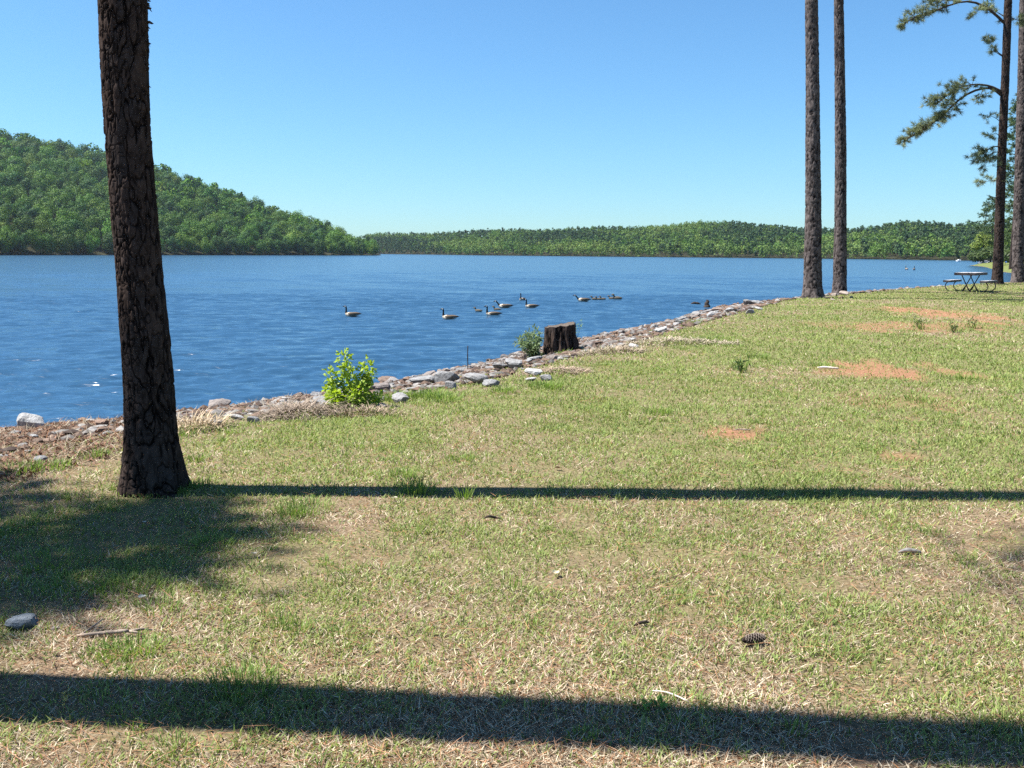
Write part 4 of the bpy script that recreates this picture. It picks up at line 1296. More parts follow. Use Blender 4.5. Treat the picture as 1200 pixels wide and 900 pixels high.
tag(link('far_hills', mesh_np('far_hills', FV.transpose(1, 0, 2).reshape(-1, 3), grid_quads(len(fx), len(fs)), None, [MAT['soil']], True)), kind='structure')
ft = []
rf = np.random.default_rng(5)
for _ in range(60000):
    px = rf.uniform(305, 1590); s = rf.uniform(0, 1.18) if _ % 6 else rf.uniform(0, 0.012)
    ix = (px - fx[0]) / 8.0; i = min(int(ix), len(fx) - 2); f = ix - i
    js = np.interp(s, fs, np.arange(len(fs))); j = min(int(js), len(fs) - 2); g_ = js - j
    w_ = (FV[i, j] * (1 - f) + FV[i + 1, j] * f) * (1 - g_) + (FV[i, j + 1] * (1 - f) + FV[i + 1, j + 1] * f) * g_
    ft.append((*w_, px, s))
ft = np.array(ft)
cell = {}
keep = []
for i, (x, y, z, px, s) in enumerate(ft):
    dm = (2.8 if s < 0.013 else 4.1) if 430 < px < 1210 else 6.5
    c = (int(x // 9), int(y // 9)); ok = True
    for dx in (-1, 0, 1):
        for dy in (-1, 0, 1):
            for k in cell.get((c[0] + dx, c[1] + dy), ()):
                if (ft[k, 0] - x) ** 2 + (ft[k, 1] - y) ** 2 < dm * dm: ok = False; break
            if not ok: break
        if not ok: break
    if ok: cell.setdefault(c, []).append(i); keep.append(i)
ft = ft[keep]
print('far trees', len(ft))
FC = [(0.095, 0.165, 0.038), (0.072, 0.13, 0.036), (0.05, 0.085, 0.038, 1), (0.125, 0.185, 0.05), (0.056, 0.095, 0.038, 1)]
trees = []
for x, y, z, px, s in ft:
    n_ = fbm(np.array([px * 0.009]), np.array([s * 2.2]), seed=14)[0] + rf.normal(0, 0.10)
    if 1010 < px < 1150 and s < 0.62: n_ -= 0.16
    if px < 640: n_ -= 0.05
    kd = 2 if n_ < 0.40 else 4 if n_ < 0.46 else 1 if n_ < 0.52 else 0 if n_ < 0.62 else 3
    trees.append((x, y, z, rf.uniform(0.86, 1.08), kd))
tag(link('far_wood', wood_mesh('far_wood', trees, FC, 90, 1.15, 7.0, 2.9, 6, 8)), 'distant mixed wood of pines and broadleaf trees along the far shore', None, None, 'stuff')


# ------------------------------------------------------------------ leafy bush, willow sprouts, dry grass
def leafy_stems(name, label, cat, base, stems, leaf_len, leaf_w, nleaf, col, stem_r, stem_col='branch', droop=0.0, spread=0.06, up=0.3):
    root = empty(name, base, label, cat)
    wood, leaf = Acc(), Acc()
    for st in stems:
        S = smooth_path([np.asarray(p, float) for p in st['p']], 12)
        wood.add(*tube(S, np.linspace(stem_r, stem_r * 0.35, 12), 5))
        n = int(nleaf * st.get('k', 1))
        f = st.get('f0', 0.25) + (1 - st.get('f0', 0.25)) * RNG.random(n) ** 0.75
        i = np.minimum((f * 11).astype(int), 10); w_ = (f * 11 - i)[:, None]
        B = S[i] * (1 - w_) + S[i + 1] * w_
        sp = st.get('s', spread)
        off = RNG.normal(0, 1, (n, 3)); off /= np.linalg.norm(off, axis=1)[:, None]; off *= sp * RNG.uniform(0.3, 1.0, (n, 1))
        P0 = B + off
        d = off / (np.linalg.norm(off, axis=1)[:, None]) + RNG.normal(0, 0.45, (n, 3)) + [0, 0, up - droop]
        d /= np.linalg.norm(d, axis=1)[:, None]
        s_ = np.cross(d, RNG.normal(0, 0.5, (n, 3)) + [0, 0, 1]); s_ /= np.linalg.norm(s_, axis=1)[:, None]
        nr = np.cross(d, s_)
        ln = leaf_len * RNG.uniform(0.6, 1.2, (n, 1)); wd = leaf_w * RNG.uniform(0.7, 1.2, (n, 1))
        m_ = P0 + d * ln * 0.45; tip = P0 + d * ln - np.array([0, 0, 1]) * ln * 0.15
        v = np.stack([P0, m_ + s_ * wd * 0.5 + nr * wd * 0.18, tip, m_ - s_ * wd * 0.5 + nr * wd * 0.18, m_], 1).reshape(-1, 3)
        b = np.arange(n) * 5
        leaf.add(v, None, np.concatenate([np.stack([b, b + 1, b + 4], -1), np.stack([b + 1, b + 2, b + 4], -1), np.stack([b + 2, b + 3, b + 4], -1), np.stack([b + 3, b, b + 4], -1)]))
        leaf.ct.append(np.tile(np.asarray(col) * RNG.uniform(0.7, 1.3, (n, 1)), (4, 1)))
    link('stems', wood.mesh('stems', [MAT[stem_col]]), root)
    link('foliage', leaf.mesh('foliage', [MAT['leaf']]), root)
    return root


x, y, z = drop(408, 480)
yb = y
PXM = yb / FPX                       # metres per photo pixel at the bush
def bp(px, py, dy=0): return np.array([(px - 408) * PXM, dy, (480 - py) * PXM])
stems = [dict(p=[bp(405, 482), bp(403, 460, .02), bp(404, 435), bp(405, 411, -.02)], s=0.075, k=1.25, f0=0.1), dict(p=[bp(404, 482), bp(396, 462, -.05), bp(391, 445), bp(387, 432)], s=0.07, k=.9, f0=.2),
         dict(p=[bp(408, 482), bp(414, 460, -.03), bp(424, 442), bp(432, 424)], s=0.085, k=1.2, f0=.25), dict(p=[bp(409, 482), bp(418, 462, .06), bp(428, 446, .05), bp(434, 436, .06)], s=0.07, k=.8, f0=.3),
         dict(p=[bp(410, 482), bp(424, 474), bp(434, 466, -.05), bp(443, 463)], s=0.07, k=1.0, f0=.3), dict(p=[bp(406, 482), bp(400, 474, -.08), bp(396, 468, -.1), bp(394, 458, -.1)], s=0.09, k=1.2, f0=.1), dict(p=[bp(410, 482), bp(416, 472, -.08), bp(420, 460, -.1), bp(424, 448, -.1)], s=0.09, k=1.3, f0=.1), dict(p=[bp(402, 482), bp(392, 472, .05), bp(386, 462, .08), bp(384, 452, .1)], s=0.06, k=.7, f0=.3),
         dict(p=[bp(407, 482), bp(410, 462, .08), bp(408, 444, .1), bp(410, 425, .1)], s=0.07, k=.8, f0=.2)]
leafy_stems('leafy_bush', 'bright yellow green leafy bush on the bank edge', 'bush', (x, y, gz(x, y) - 0.02), stems, 0.054, 0.042, 160, (0.31, 0.41, 0.065), 0.006)

# dark soil and twigs at its foot, as a clump of dead stalks
def straw_clump(name, label, px, py, rx, ry, cnt, ln, seed, col=(0.42, 0.33, 0.22), tl=(0.5, 1.5), cat='dry grass'):
    cx, cy, cz = drop(px, py)
    acc = Acc()
    a = RNG.uniform(0, 2 * PI, cnt); rd = np.sqrt(RNG.random(cnt))
    Q = np.stack([np.cos(a) * rd * rx, np.sin(a) * rd * ry], -1)
    zz = ground_z(Q + [cx, cy]) - cz
    P0 = np.column_stack([Q, zz + 0.10 * ln * (1 - rd) ** 1 * 4])
    az_ = a + RNG.normal(0, 0.9, cnt)
    n = cnt
    tilt = RNG.uniform(*tl, cnt)
    h = np.stack([np.cos(az_), np.sin(az_), np.zeros(n)], -1); s_ = np.stack([-np.sin(az_), np.cos(az_), np.zeros(n)], -1)
    L = ln * RNG.uniform(0.5, 1.3, n)
    wd = RNG.uniform(0.0022, 0.005, (n, 1)) * max(1, cy / 9)
    rows = [P0]
    for k in range(3):
        tk = np.clip(tilt + 0.28 * k, 0, 2.0)
        rows.append(rows[-1] + (h * np.sin(tk)[:, None] + np.array([0, 0, 1]) * np.cos(tk)[:, None]) * (L / 3)[:, None])
    for r_ in rows[1:]: r_[:, 2] = np.maximum(r_[:, 2], ground_z(r_[:, :2] + [cx, cy]) - cz + 0.01)
    v = np.stack([rows[0] - s_ * wd, rows[0] + s_ * wd, rows[1] - s_ * wd, rows[1] + s_ * wd, rows[2] - s_ * wd * .8, rows[2] + s_ * wd * .8, rows[3]], 1).reshape(-1, 3)
    b = np.arange(n) * 7
    qd = np.concatenate([np.stack([b, b + 1, b + 3, b + 2], -1), np.stack([b + 2, b + 3, b + 5, b + 4], -1)]); tr_ = np.stack([b + 4, b + 5, b + 6], -1)
    c = np.asarray(col) * RNG.uniform(0.45, 1.4, (n, 1))
    acc.add(v, qd, tr_); acc.cq.append(np.tile(c, (2, 1))); acc.ct.append(c)
    return tag(link(name, acc.mesh(name, [MAT['debris']]), None, (cx, cy, cz)), label, cat)


straw_clump('dry_grass_clump', 'mounded clump of dead tan grass left of the leafy bush', 352, 487, 0.38, 0.45, 760, 0.27, 1, (0.25, 0.20, 0.155), (0.85, 1.75))
straw_clump('dry_grass_clump', 'low dead grass spilling around the foot of the leafy bush', 425, 486, 0.40, 0.2, 420, 0.11, 2, (0.28, 0.22, 0.16))
straw_clump('dry_grass_clump', 'pale dead grass on the slope right of the stump foot', 705, 415, 0.7, 0.5, 700, 0.17, 3, (0.29, 0.235, 0.17), (0.8, 1.6))
straw_clump('dry_grass_clump', 'pinkish dead grass in front of the stump', 652, 436, 0.45, 0.35, 600, 0.13, 4, (0.30, 0.23, 0.17), (1.0, 1.5))
straw_clump('dry_grass_clump', 'long flattened streak of dead grass on the lawn edge right of the white rock', 785, 402, 1.3, 0.5, 700, 0.2, 5, (0.32, 0.27, 0.20), (1.0, 1.5))
straw_clump('dry_grass_clump', 'thin dead grass on the bank just right of the big trunk', 228, 503, 0.3, 0.3, 420, 0.18, 6)

x, y, z = drop(625, 421)
k_ = y / FPX
def wp(px, py, dy=0): return np.array([(px - 625) * k_, dy, (421 - py) * k_])
stems = [dict(p=[wp(626 + i * 0.6, 421), wp(625 + o_ * 0.4, 408, dy), wp(623 + o_, ty, dy * 1.4)], s=0.06, k=1, f0=0.12) for i, (o_, ty, dy) in enumerate([(-14, 396, 0), (-9, 390, .1), (-4, 388, -.1), (1, 385, .05), (6, 386, -.05), (10, 390, .1), (-17, 402, .1), (-2, 392, .2), (-11, 400, -.15), (5, 398, -.2)])]
leafy_stems('willow_shrub', 'thin leaved grey green shrub leaning on the left side of the stump', 'bush', (x, y, z - 0.02), stems, 0.095, 0.028, 120, (0.15, 0.205, 0.095), 0.006)
x, y, z = drop(676, 404)
leafy_stems('sprout', 'single thin green sprout rising behind the right side of the stump', 'plant', (x, y + .3, gz(x, y + .3) - 0.02), [dict(p=[(0, 0, 0), (0.02, 0, 0.3), (-.02, 0, 0.52)], s=.05, f0=.3), dict(p=[(0, 0, 0.1), (0.08, 0, 0.36), (.1, 0, 0.6)], s=.04, f0=.5)], 0.06, 0.022, 20, (0.2, 0.3, 0.1), 0.004)
for px, py, hh, lab in [(1077, 386, .28, 'dark tall weed left of two others on the far lawn'), (1117, 390, .2, 'dark weed in the middle of three on the far lawn'), (1141, 385, .2, 'dark weed on the far lawn nearest the right edge'), (868, 437, .24, 'leafy weed alone on the lawn right of the stump'), (120, 812, 0, '')]:
    if not hh: continue
    x, y, z = drop(px, py)
    leafy_stems('weed', lab, 'plant', (x, y, z - 0.01), [dict(p=[(0, 0, 0), (RNG.normal(0, .05), 0, hh * .5), (RNG.normal(0, .08), 0, hh * RNG.uniform(.7, 1))], s=.025, f0=.05) for _ in range(4)], 0.10, 0.022, 12, (0.075, 0.125, 0.035), 0.004)
x, y, z = drop(74, 845)
leafy_stems('weed', 'seeding grass stalk standing in the broad foreground shadow', 'plant', (x, y, z), [dict(p=[(0, 0, 0), (0.01, 0, 0.06), (.02, 0, .115)], s=.008, f0=.5)], 0.02, 0.006, 26, (0.3, 0.3, 0.12), 0.0012)
x, y, z = drop(767, 834)
leafy_stems('weed', 'flat green rosette weed just above the foreground shadow', 'plant', (x, y, z), [dict(p=[(0, 0, 0.0), (0.03 * math.cos(a_), 0.03 * math.sin(a_), 0.015), (.06 * math.cos(a_), .06 * math.sin(a_), .02)], s=.008, f0=.2) for a_ in np.arange(6) * 1.05], 0.035, 0.016, 6, (0.14, 0.25, 0.06), 0.001)


# ------------------------------------------------------------------ stump
x, y, z = drop(656, 415)
ks = y / FPX
stump = empty('tree_stump', (x, y, z - 0.05), 'dark weathered tree stump with slanted cut top on the bank', 'stump')
na_, nl_ = 120, 70
a = np.arange(na_) / na_ * 2 * PI
sv = np.linspace(0, 1, nl_)
Sg, Ag = np.meshgrid(sv, a, indexing='ij')
H_ = 37 * ks + 0.05
rb = 17.5 * ks * (1 + 0.46 * (1 - Sg) ** 1.8 * (0.6 + 0.6 * np.clip(np.cos(Ag), -0.4, 1)))
fur = np.abs(fbm(np.cos(Ag) * 4.5, np.sin(Ag) * 4.5, Sg * 1.1, seed=3, oct=4) - 0.5) * 2
rb = rb * (0.90 + 0.24 * np.clip(fur * 1.6, 0, 1)) + 0.012 * (fbm(np.cos(Ag) * 9, np.sin(Ag) * 9, Sg * 9, seed=6) - .5)
top_z = H_ * (0.93 + 0.07 * np.cos(Ag)) + 0.07 * (fbm(np.cos(Ag) * 3, np.sin(Ag) * 3, seed=9) - .5)
zz = Sg * top_z
V = np.stack([rb * np.cos(Ag), rb * np.sin(Ag), zz], -1).reshape(-1, 3)
link('trunk', mesh_np('trunk', V, grid_quads(na_, nl_, True), None, [MAT['bark']], True, vfloat={'crack': np.clip(fur * 0.9, 0, 1).ravel(), 'plate': fbm(np.cos(Ag) * 3, np.sin(Ag) * 3, Sg * 3).ravel()}), stump)
nr_ = 8
rk = np.linspace(1, 0.0, nr_)
TV = np.stack([np.outer(rk, rb[-1] * np.cos(a)), np.outer(rk, rb[-1] * np.sin(a)), np.stack([zz[-1] * k + (1 - k) * zz[-1].mean() + 0.015 * (1 - k) * (vnoise(a * 3, np.full_like(a, k * 9), seed=4) - 0.5) for k in rk])], -1).reshape(-1, 3)
TV[:, 2] -= 0.004
link('cut_face', mesh_np('cut_face', TV, grid_quads(na_, nr_, True), None, [simple_mat('cut_wood', (0.11, 0.09, 0.075), 0.9, 0.1, 30, 0.5, 0.5)], True), stump)

# ------------------------------------------------------------------ picnic table
tx, ty, _ = on_z(1136.5, 341.5, 0)
tz = gz(tx, ty)
tbl = empty('picnic_table', (tx, ty, tz), 'picnic table with pale top and bent dark pipe legs by the water', 'table', None, math.radians(50))
MAT['table_top'] = simple_mat('coated_table_top', (0.55, 0.52, 0.50), 0.55, 0.4, 14, 0.75)
MAT['table_edge'] = simple_mat('table_side', (0.035, 0.028, 0.03), 0.6, 0.3)
MAT['pipe'] = simple_mat('dark_pipe', (0.02, 0.018, 0.022), 0.45, 0.5)


def slab(L, W, T, zc, yc, planks, nm, rim=0.05):
    acc = Acc(); pw = W / planks
    for i in range(planks):
        v, t = box(L, pw - 0.008, T, 0, yc - W / 2 + pw * (i + 0.5), zc, 0.008)
        acc.add(v, None, t)
    o = link(nm, acc.mesh(nm, [MAT['table_top']]), tbl)
    r_ = Acc()
    for s in (-1, 1):
        v, t = box(L + 0.03, 0.03, T + rim, 0, yc + s * (W / 2 + 0.012), zc - 0.004 - rim / 2, 0.006); r_.add(v, None, t)
        v, t = box(0.03, W - 0.01, T + rim, s * (L / 2 + 0.012), yc, zc - 0.004 - rim / 2, 0.006); r_.add(v, None, t)
    link('rim', r_.mesh('rim', [MAT['table_edge']]), o)
    return o


slab(1.7, 0.84, 0.04, 0.80, 0, 5, 'tabletop', 0.07)
for s in (-1, 1): slab(1.6, 0.26, 0.035, 0.47, s * 0.74, 2, 'seat')
for e in (-0.6, 0.6):
    for s in (-1, 1):
        acc = Acc()
        # leg: from under the top, across, down to the ground, out and up in a bend to the seat
        P_ = smooth_path([(e, s * 0.22, 0.745), (e, s * 0.06, 0.42), (e, -s * 0.04, 0.22), (e, -s * 0.16, 0.03)], 12)
        acc.add(*tube(P_, 0.022, 8))
        P_ = smooth_path([(e + .03, s * 0.02, 0.26), (e + .03, s * 0.12, 0.04), (e + .03, s * 0.30, -0.01), (e + .03, s * 0.60, -0.01), (e + .03, s * 0.78, 0.07), (e + .03, s * 0.86, 0.2), (e + .03, s * 0.83, 0.34), (e + .03, s * 0.72, 0.44)], 26)
        acc.add(*tube(P_, 0.022, 8))
        link('leg', acc.mesh('leg', [MAT['pipe']], True), tbl)


# ------------------------------------------------------------------ geese
def goose_mesh(stations, body_col):
    C = np.array([(s[0], 0, s[1]) for s in stations], float); ry = np.array([s[2] for s in stations]); rz = np.array([s[3] for s in stations])
    n = 64
    S = smooth_path(np.column_stack([C, ry, rz]), n)
    T = np.gradient(S[:, :3], axis=0); T /= np.linalg.norm(T, axis=1)[:, None]
    Nz = np.stack([-T[:, 2], np.zeros(n), T[:, 0]], -1)
    na_ = 18; a = np.arange(na_) / na_ * 2 * PI
    V = S[:, None, :3] + S[:, 3][:, None, None] * np.cos(a)[None, :, None] * np.array([0, 1, 0]) + S[:, 4][:, None, None] * np.sin(a)[None, :, None] * Nz[:, None]
    u = np.linspace(0, len(stations) - 1, n)[:, None] + np.zeros((1, na_)); low = np.sin(a)[None] + np.zeros((n, 1))
    col = np.zeros((n, na_, 3)); col[:] = body_col
    col[(low < -0.2) & (u < 5.2) & (u > 2.4)] = (0.24, 0.195, 0.15)
    col[(u > 4.6) & (u < 6.6)] = (0.45, 0.39, 0.31)
    col[(u < 1.4)] = (0.015, 0.014, 0.013)
    col[(u >= 1.4) & (u < 2.4) & (low < 0.1)] = (0.7, 0.7, 0.68)
    col[u >= 6.6] = (0.013, 0.012, 0.012)
    ck = (u > 10.4) & (u < 11.6) & (np.abs(np.cos(a))[None] > 0.35) & (low < 0.55)
    col[ck] = (0.75, 0.74, 0.70)
    V = V.reshape(-1, 3); q = grid_quads(na_, n, True)
    k = len(V); V = np.concatenate([V, S[:1, :3], S[-1:, :3]])
    i = np.arange(na_); t = np.concatenate([np.stack([(i + 1) % na_, i, np.full(na_, k)], -1), np.stack([(n - 1) * na_ + i, (n - 1) * na_ + (i + 1) % na_, np.full(na_, k + 1)], -1)])
    col = np.concatenate([col.reshape(-1, 3), [[0.015] * 3, [0.02] * 3]])
    return mesh_np('goose', V, q, t, [MAT['plumage']], True, vcol=col)


MAT['plumage'] = simple_mat('goose_plumage', (0.2, 0.2, 0.2), 0.8, 0.15, 40, 0.75, attr=True)
BODY = [(-.40, .125, .010, .008), (-.34, .125, .045, .022), (-.25, .105, .085, .058), (-.10, .085, .125, .10), (.05, .075, .135, .115), (.16, .085, .11, .11)]
UPR = [(.235, .12, .07, .08), (.262, .19, .043, .046), (.264, .26, .032, .034), (.262, .33, .029, .031), (.268, .395, .032, .033), (.298, .425, .037, .037), (.335, .424, .031, .030), (.362, .416, .02, .018), (.395, .408, .014, .010), (.42, .404, .006, .005)]
FWD = [(.235, .11, .07, .078), (.29, .16, .043, .046), (.335, .21, .032, .034), (.375, .26, .029, .031), (.41, .30, .032, .033), (.45, .318, .037, .037), (.485, .312, .031, .030), (.512, .302, .02, .018), (.545, .293, .014, .010), (.57, .287, .006, .005)]
BRN = (0.15, 0.115, 0.08)
GM = {'up': goose_mesh(BODY + UPR, BRN), 'fwd': goose_mesh(BODY + FWD, BRN)}


def wing_mesh(s):
    v, t = icos(3)
    x_ = v[:, 0]
    V = np.stack([-0.08 + x_ * 0.27, s * (0.085 + 0.045 * (1 - x_ ** 2)) + v[:, 1] * 0.03 - s * 0.05 * np.clip(-x_, 0, 1), 0.115 + v[:, 2] * 0.07 * (1 - 0.35 * np.clip(-x_, 0, 1)) + 0.02 * np.clip(-x_, 0, 1)], -1)
    bars = 0.8 + 0.35 * (np.sin(x_ * 22) > 0.1)
    c = np.array([0.13, 0.095, 0.065]) * bars[:, None]
    c[x_ < -0.75] = (0.03, 0.025, 0.02)
    return mesh_np('wing', V, None, t, [MAT['plumage']], True, vcol=c)


WM = [wing_mesh(-1), wing_mesh(1)]


def put_goose(px, py, pose, heading, label, scale=1.0):
    p = on_z(px, py, WATER)
    o = link('goose', GM[pose], None, (p[0], p[1], WATER), (0, 0, math.radians(heading)), scale)
    tag(o, label, 'goose', 'geese swimming on the lake')
    for m_ in WM: link('wing', m_, o)
    return o


put_goose(413, 371, 'up', 175, 'goose swimming alone furthest left with upright black neck', 0.95)
put_goose(527, 374.5, 'up', 170, 'goose with grey head turned forward, second from the left', 0.95)
put_goose(578, 370.5, 'up', 186, 'nearest goose of the middle cluster with its white breast showing', 0.95)
put_goose(592, 361, 'fwd', 176, 'goose behind the nearest one of the middle cluster', 1.0)
put_goose(623, 361, 'up', 184, 'goose at the right end of the middle cluster', 0.95)
put_goose(612, 352.5, 'up', 250, 'farthest goose of the cluster, facing the camera', 0.9)
put_goose(684, 353.5, 'fwd', 178, 'goose stretching its neck forward ahead of a line of goslings', 1.05)


def gosling_mesh():
    st = [(-.11, .045, .006, .005), (-.08, .04, .03, .025), (-.02, .035, .05, .045), (.05, .04, .045, .045), (.085, .065, .028, .03), (.098, .095, .02, .02), (.11, .12, .026, .025), (.135, .122, .02, .02), (.155, .116, .01, .008), (.172, .112, .004, .003)]
    acc = Acc()
    S = smooth_path(np.array([(s[0], 0, s[1], s[2], s[3]) for s in st]), 36)
    T = np.gradient(S[:, :3], axis=0); T /= np.linalg.norm(T, axis=1)[:, None]
    Nz = np.stack([-T[:, 2], np.zeros(36), T[:, 0]], -1); a = np.arange(12) / 12 * 2 * PI
    V = (S[:, None, :3] + S[:, 3][:, None, None] * np.cos(a)[None, :, None] * np.array([0, 1, 0]) + S[:, 4][:, None, None] * np.sin(a)[None, :, None] * Nz[:, None])
    col = np.zeros((36, 12, 3)); col[:] = (0.17, 0.145, 0.105); col[:, np.sin(a) > 0.2] = (0.10, 0.085, 0.062); col[31:] = (0.03, 0.03, 0.03)
    return mesh_np('gosling', V.reshape(-1, 3), grid_quads(12, 36, True), None, [MAT['plumage']], True, vcol=col.reshape(-1, 3))


GOS = gosling_mesh()
for px, py, sc, lab in [(697, 351.5, 1.6, 'gosling following closest behind the neck stretching goose'), (702, 351.6, 1.5, 'second gosling in the line behind the stretching goose'), (707, 351.4, 1.5, 'third gosling in the line behind the stretching goose'), (717, 350.8, 1.6, 'fourth gosling, after the gap in the line'), (724, 351.2, 2.3, 'largest dark gosling at the tail end of the line'),
                        (561, 365.5, 1.5, 'pale gosling between the second goose and the middle cluster'), (583, 364, 1.5, 'gosling tucked behind the nearest middle goose')]:
    p = on_z(px, py, WATER)
    tag(link('gosling', GOS, None, (p[0], p[1], WATER - 0.005), (0, 0, math.radians(178 + random.uniform(-8, 8))), sc), lab, 'gosling', 'goslings on the lake')
for px, py, lab in [(1062.5, 316, 'left of two tiny dark water birds far out behind the bare trunks'), (1071, 316.5, 'right of two tiny dark water birds far out behind the bare trunks')]:
    p = on_z(px, py, WATER)
    o = link('water_bird', GM['up'], None, (p[0], p[1], WATER), (0, 0, math.radians(90 if px < 1065 else 60)), 1.5)
    tag(o, lab, 'bird')

# ------------------------------------------------------------------ small things
MAT['drift'] = simple_mat('driftwood', (0.05, 0.038, 0.03), 0.9, 0.15, 15, 0.5, 0.5)
MAT['stick'] = simple_mat('dead_stick', (0.30, 0.24, 0.19), 0.9, 0.15, 30, 0.5, 0.5)
MAT['bone_stick'] = simple_mat('bleached_stick', (0.62, 0.56, 0.47), 0.9, 0.15, 30, 0.7, 0.3)


def log_thing(name, label, cat, pts, radii, mat, loc, n=10, twigs=()):
    acc = Acc()
    S = smooth_path(pts, 18); r_ = np.interp(np.linspace(0, 1, 18), np.linspace(0, 1, len(radii)), radii)
    r_ = r_ * (0.85 + 0.3 * vnoise(np.arange(18) * 0.9, np.zeros(18), seed=len(label)))
    acc.add(*tube(S, r_, n))
    for tw in twigs: acc.add(*tube(np.array(tw[0]), tw[1], 6))
    return tag(link(name, acc.mesh(name, [mat], True), None, loc), label, cat)


p = on_z(828, 360.5, WATER)
log_thing('driftwood', 'dark upright driftwood stub standing in the water off the rocky point', 'driftwood', [(0, 0, -.15), (.02, 0, .08), (.0, 0, .2), (.06, 0, .30), (-.02, 0, .36)], [.2, .14, .09, .08, .03], MAT['drift'], (p[0], p[1], WATER))
p = on_z(815, 356.5, WATER)
log_thing('driftwood', 'dark low driftwood log floating left of the upright stub', 'driftwood', [(-.25, 0, 0), (-.1, 0, .05), (.1, 0, .04), (.28, 0, -.01)], [.03, .07, .07, .03], MAT['drift'], (p[0], p[1], WATER))
x, y, z = drop(548, 436)
log_thing('stake', 'thin dark stake sticking up from the rocks at the waterline', 'stake', [(0, 0, -.1), (0.003, 0, .12), (0, 0, .25), (.004, 0, .43)], [.010, .009, .009, .008], MAT['drift'], (x, y, z), 6)
x, y, z = drop(120, 748)
log_thing('fallen_stick', 'weathered grey stick lying in grass left of the foreground', 'stick', [(-.10, -.01, .012), (-.04, 0, .016), (.03, .01, .02), (.10, .02, .024)], [.006, .008, .009, .008], MAT['stick'], (x, y, z), 8, [([(-.09, 0, .012), (-.07, .06, .02), (-.04, .11, .04)], [.005, .004, .003]), ([(.1, .02, .02), (.15, .05, .02), (.19, .05, .015)], [.006, .006, .003]), ([(.11, .02, .02), (.14, .0, .025), (.17, .01, .01)], [.006, .005, .003])])
x, y, z = drop(970, 433.5)
log_thing('fallen_stick', 'bleached white stick beside the bare red clay patch', 'stick', [(-.14, 0, .03), (-.05, 0.01, .035), (.06, -.01, .03), (.15, 0, .02)], [.012, .016, .016, .01], MAT['bone_stick'], (x, y, z), 8)
x, y, z = drop(870, 507)
log_thing('fallen_stick', 'short weathered stick on the nearest red clay patch', 'stick', [(-.08, 0, .02), (-.03, .015, .025), (.03, .0, .025), (.08, .02, .02)], [.004, .007, .007, .004], MAT['stick'], (x, y, z), 8)
x, y, z = drop(1066, 650)
log_thing('bark_chip', 'flat grey bark chip on the grass at right', 'bark', [(-.06, 0, .012), (-.02, .005, .022), (.02, 0, .02), (.06, 0.004, .012)], [.006, .013, .013, .006], simple_mat('grey_bark_chip', (.2, .19, .18), .9, .1, 40, .6), (x, y, z), 8)
x, y, z = drop(752, 737)
log_thing('bark_chip', 'dark curled bark chip in the middle of the foreground grass', 'bark', [(-.035, 0, .012), (-.01, .01, .02), (.015, .02, .02), (.035, .03, .016)], [.003, .008, .008, .003], MAT['drift'], (x, y, z), 8)
x, y, z = drop(577, 611)
log_thing('bark_chip', 'two pronged dark bark chip below the thin trunk shadow', 'bark', [(-.05, 0.02, .012), (-.02, .0, .03), (.02, .01, .02), (.05, -.01, .02)], [.003, .009, .008, .003], MAT['drift'], (x, y, z), 8)
x, y, z = drop(785, 822)
log_thing('fallen_stick', 'thin pale twig near the flat rosette weed', 'stick', [(-.06, .03, .02), (-.02, .01, .025), (.02, -.01, .02), (.06, -.04, .012)], [.002, .003, .003, .002], MAT['bone_stick'], (x, y, z), 6)


# dead curled leaf
def dead_leaf(px, py, sz, col, label):
    x, y, z = drop(px, py)
    u, v = np.meshgrid(np.linspace(-1, 1, 9), np.linspace(-1, 1, 7))
    wd = (1 - np.abs(u) ** 2.2)
    X = u * sz; Y = v * wd * sz * 0.5; Z = 0.022 + sz * 0.35 * (v * wd) ** 2 + sz * 0.25 * u ** 2
    me = mesh_np('dead_leaf', np.stack([X, Y, Z], -1).reshape(-1, 3), grid_quads(9, 7), None, [leaf_mat('dead_leaf_' + label[:6], False, col, 0.2)], True)
    tag(link('dead_leaf', me, None, (x, y, z), (0.2, 0.1, random.uniform(0, 3))), label, 'leaf')


dead_leaf(650, 677, .032, (0.62, 0.55, 0.38), 'pale cream curled leaf alone in the centre of the grass')
dead_leaf(168, 617, .022, (0.55, 0.52, 0.44), 'pale leaf in the dappled shade under the big trunk')
dead_leaf(297, 655, .026, (0.50, 0.46, 0.36), 'pale leaf at the right edge of the dappled shade')
dead_leaf(462, 588, .03, (0.60, 0.55, 0.42), 'cream leaf just below the thin trunk shadow')
dead_leaf(654, 552, .03, (0.14, 0.08, 0.05), 'brown dead leaf above the thin trunk shadow')
dead_leaf(165, 706, .024, (0.55, 0.53, 0.46), 'whitish leaf at the lower edge of the shade by the lush grass')

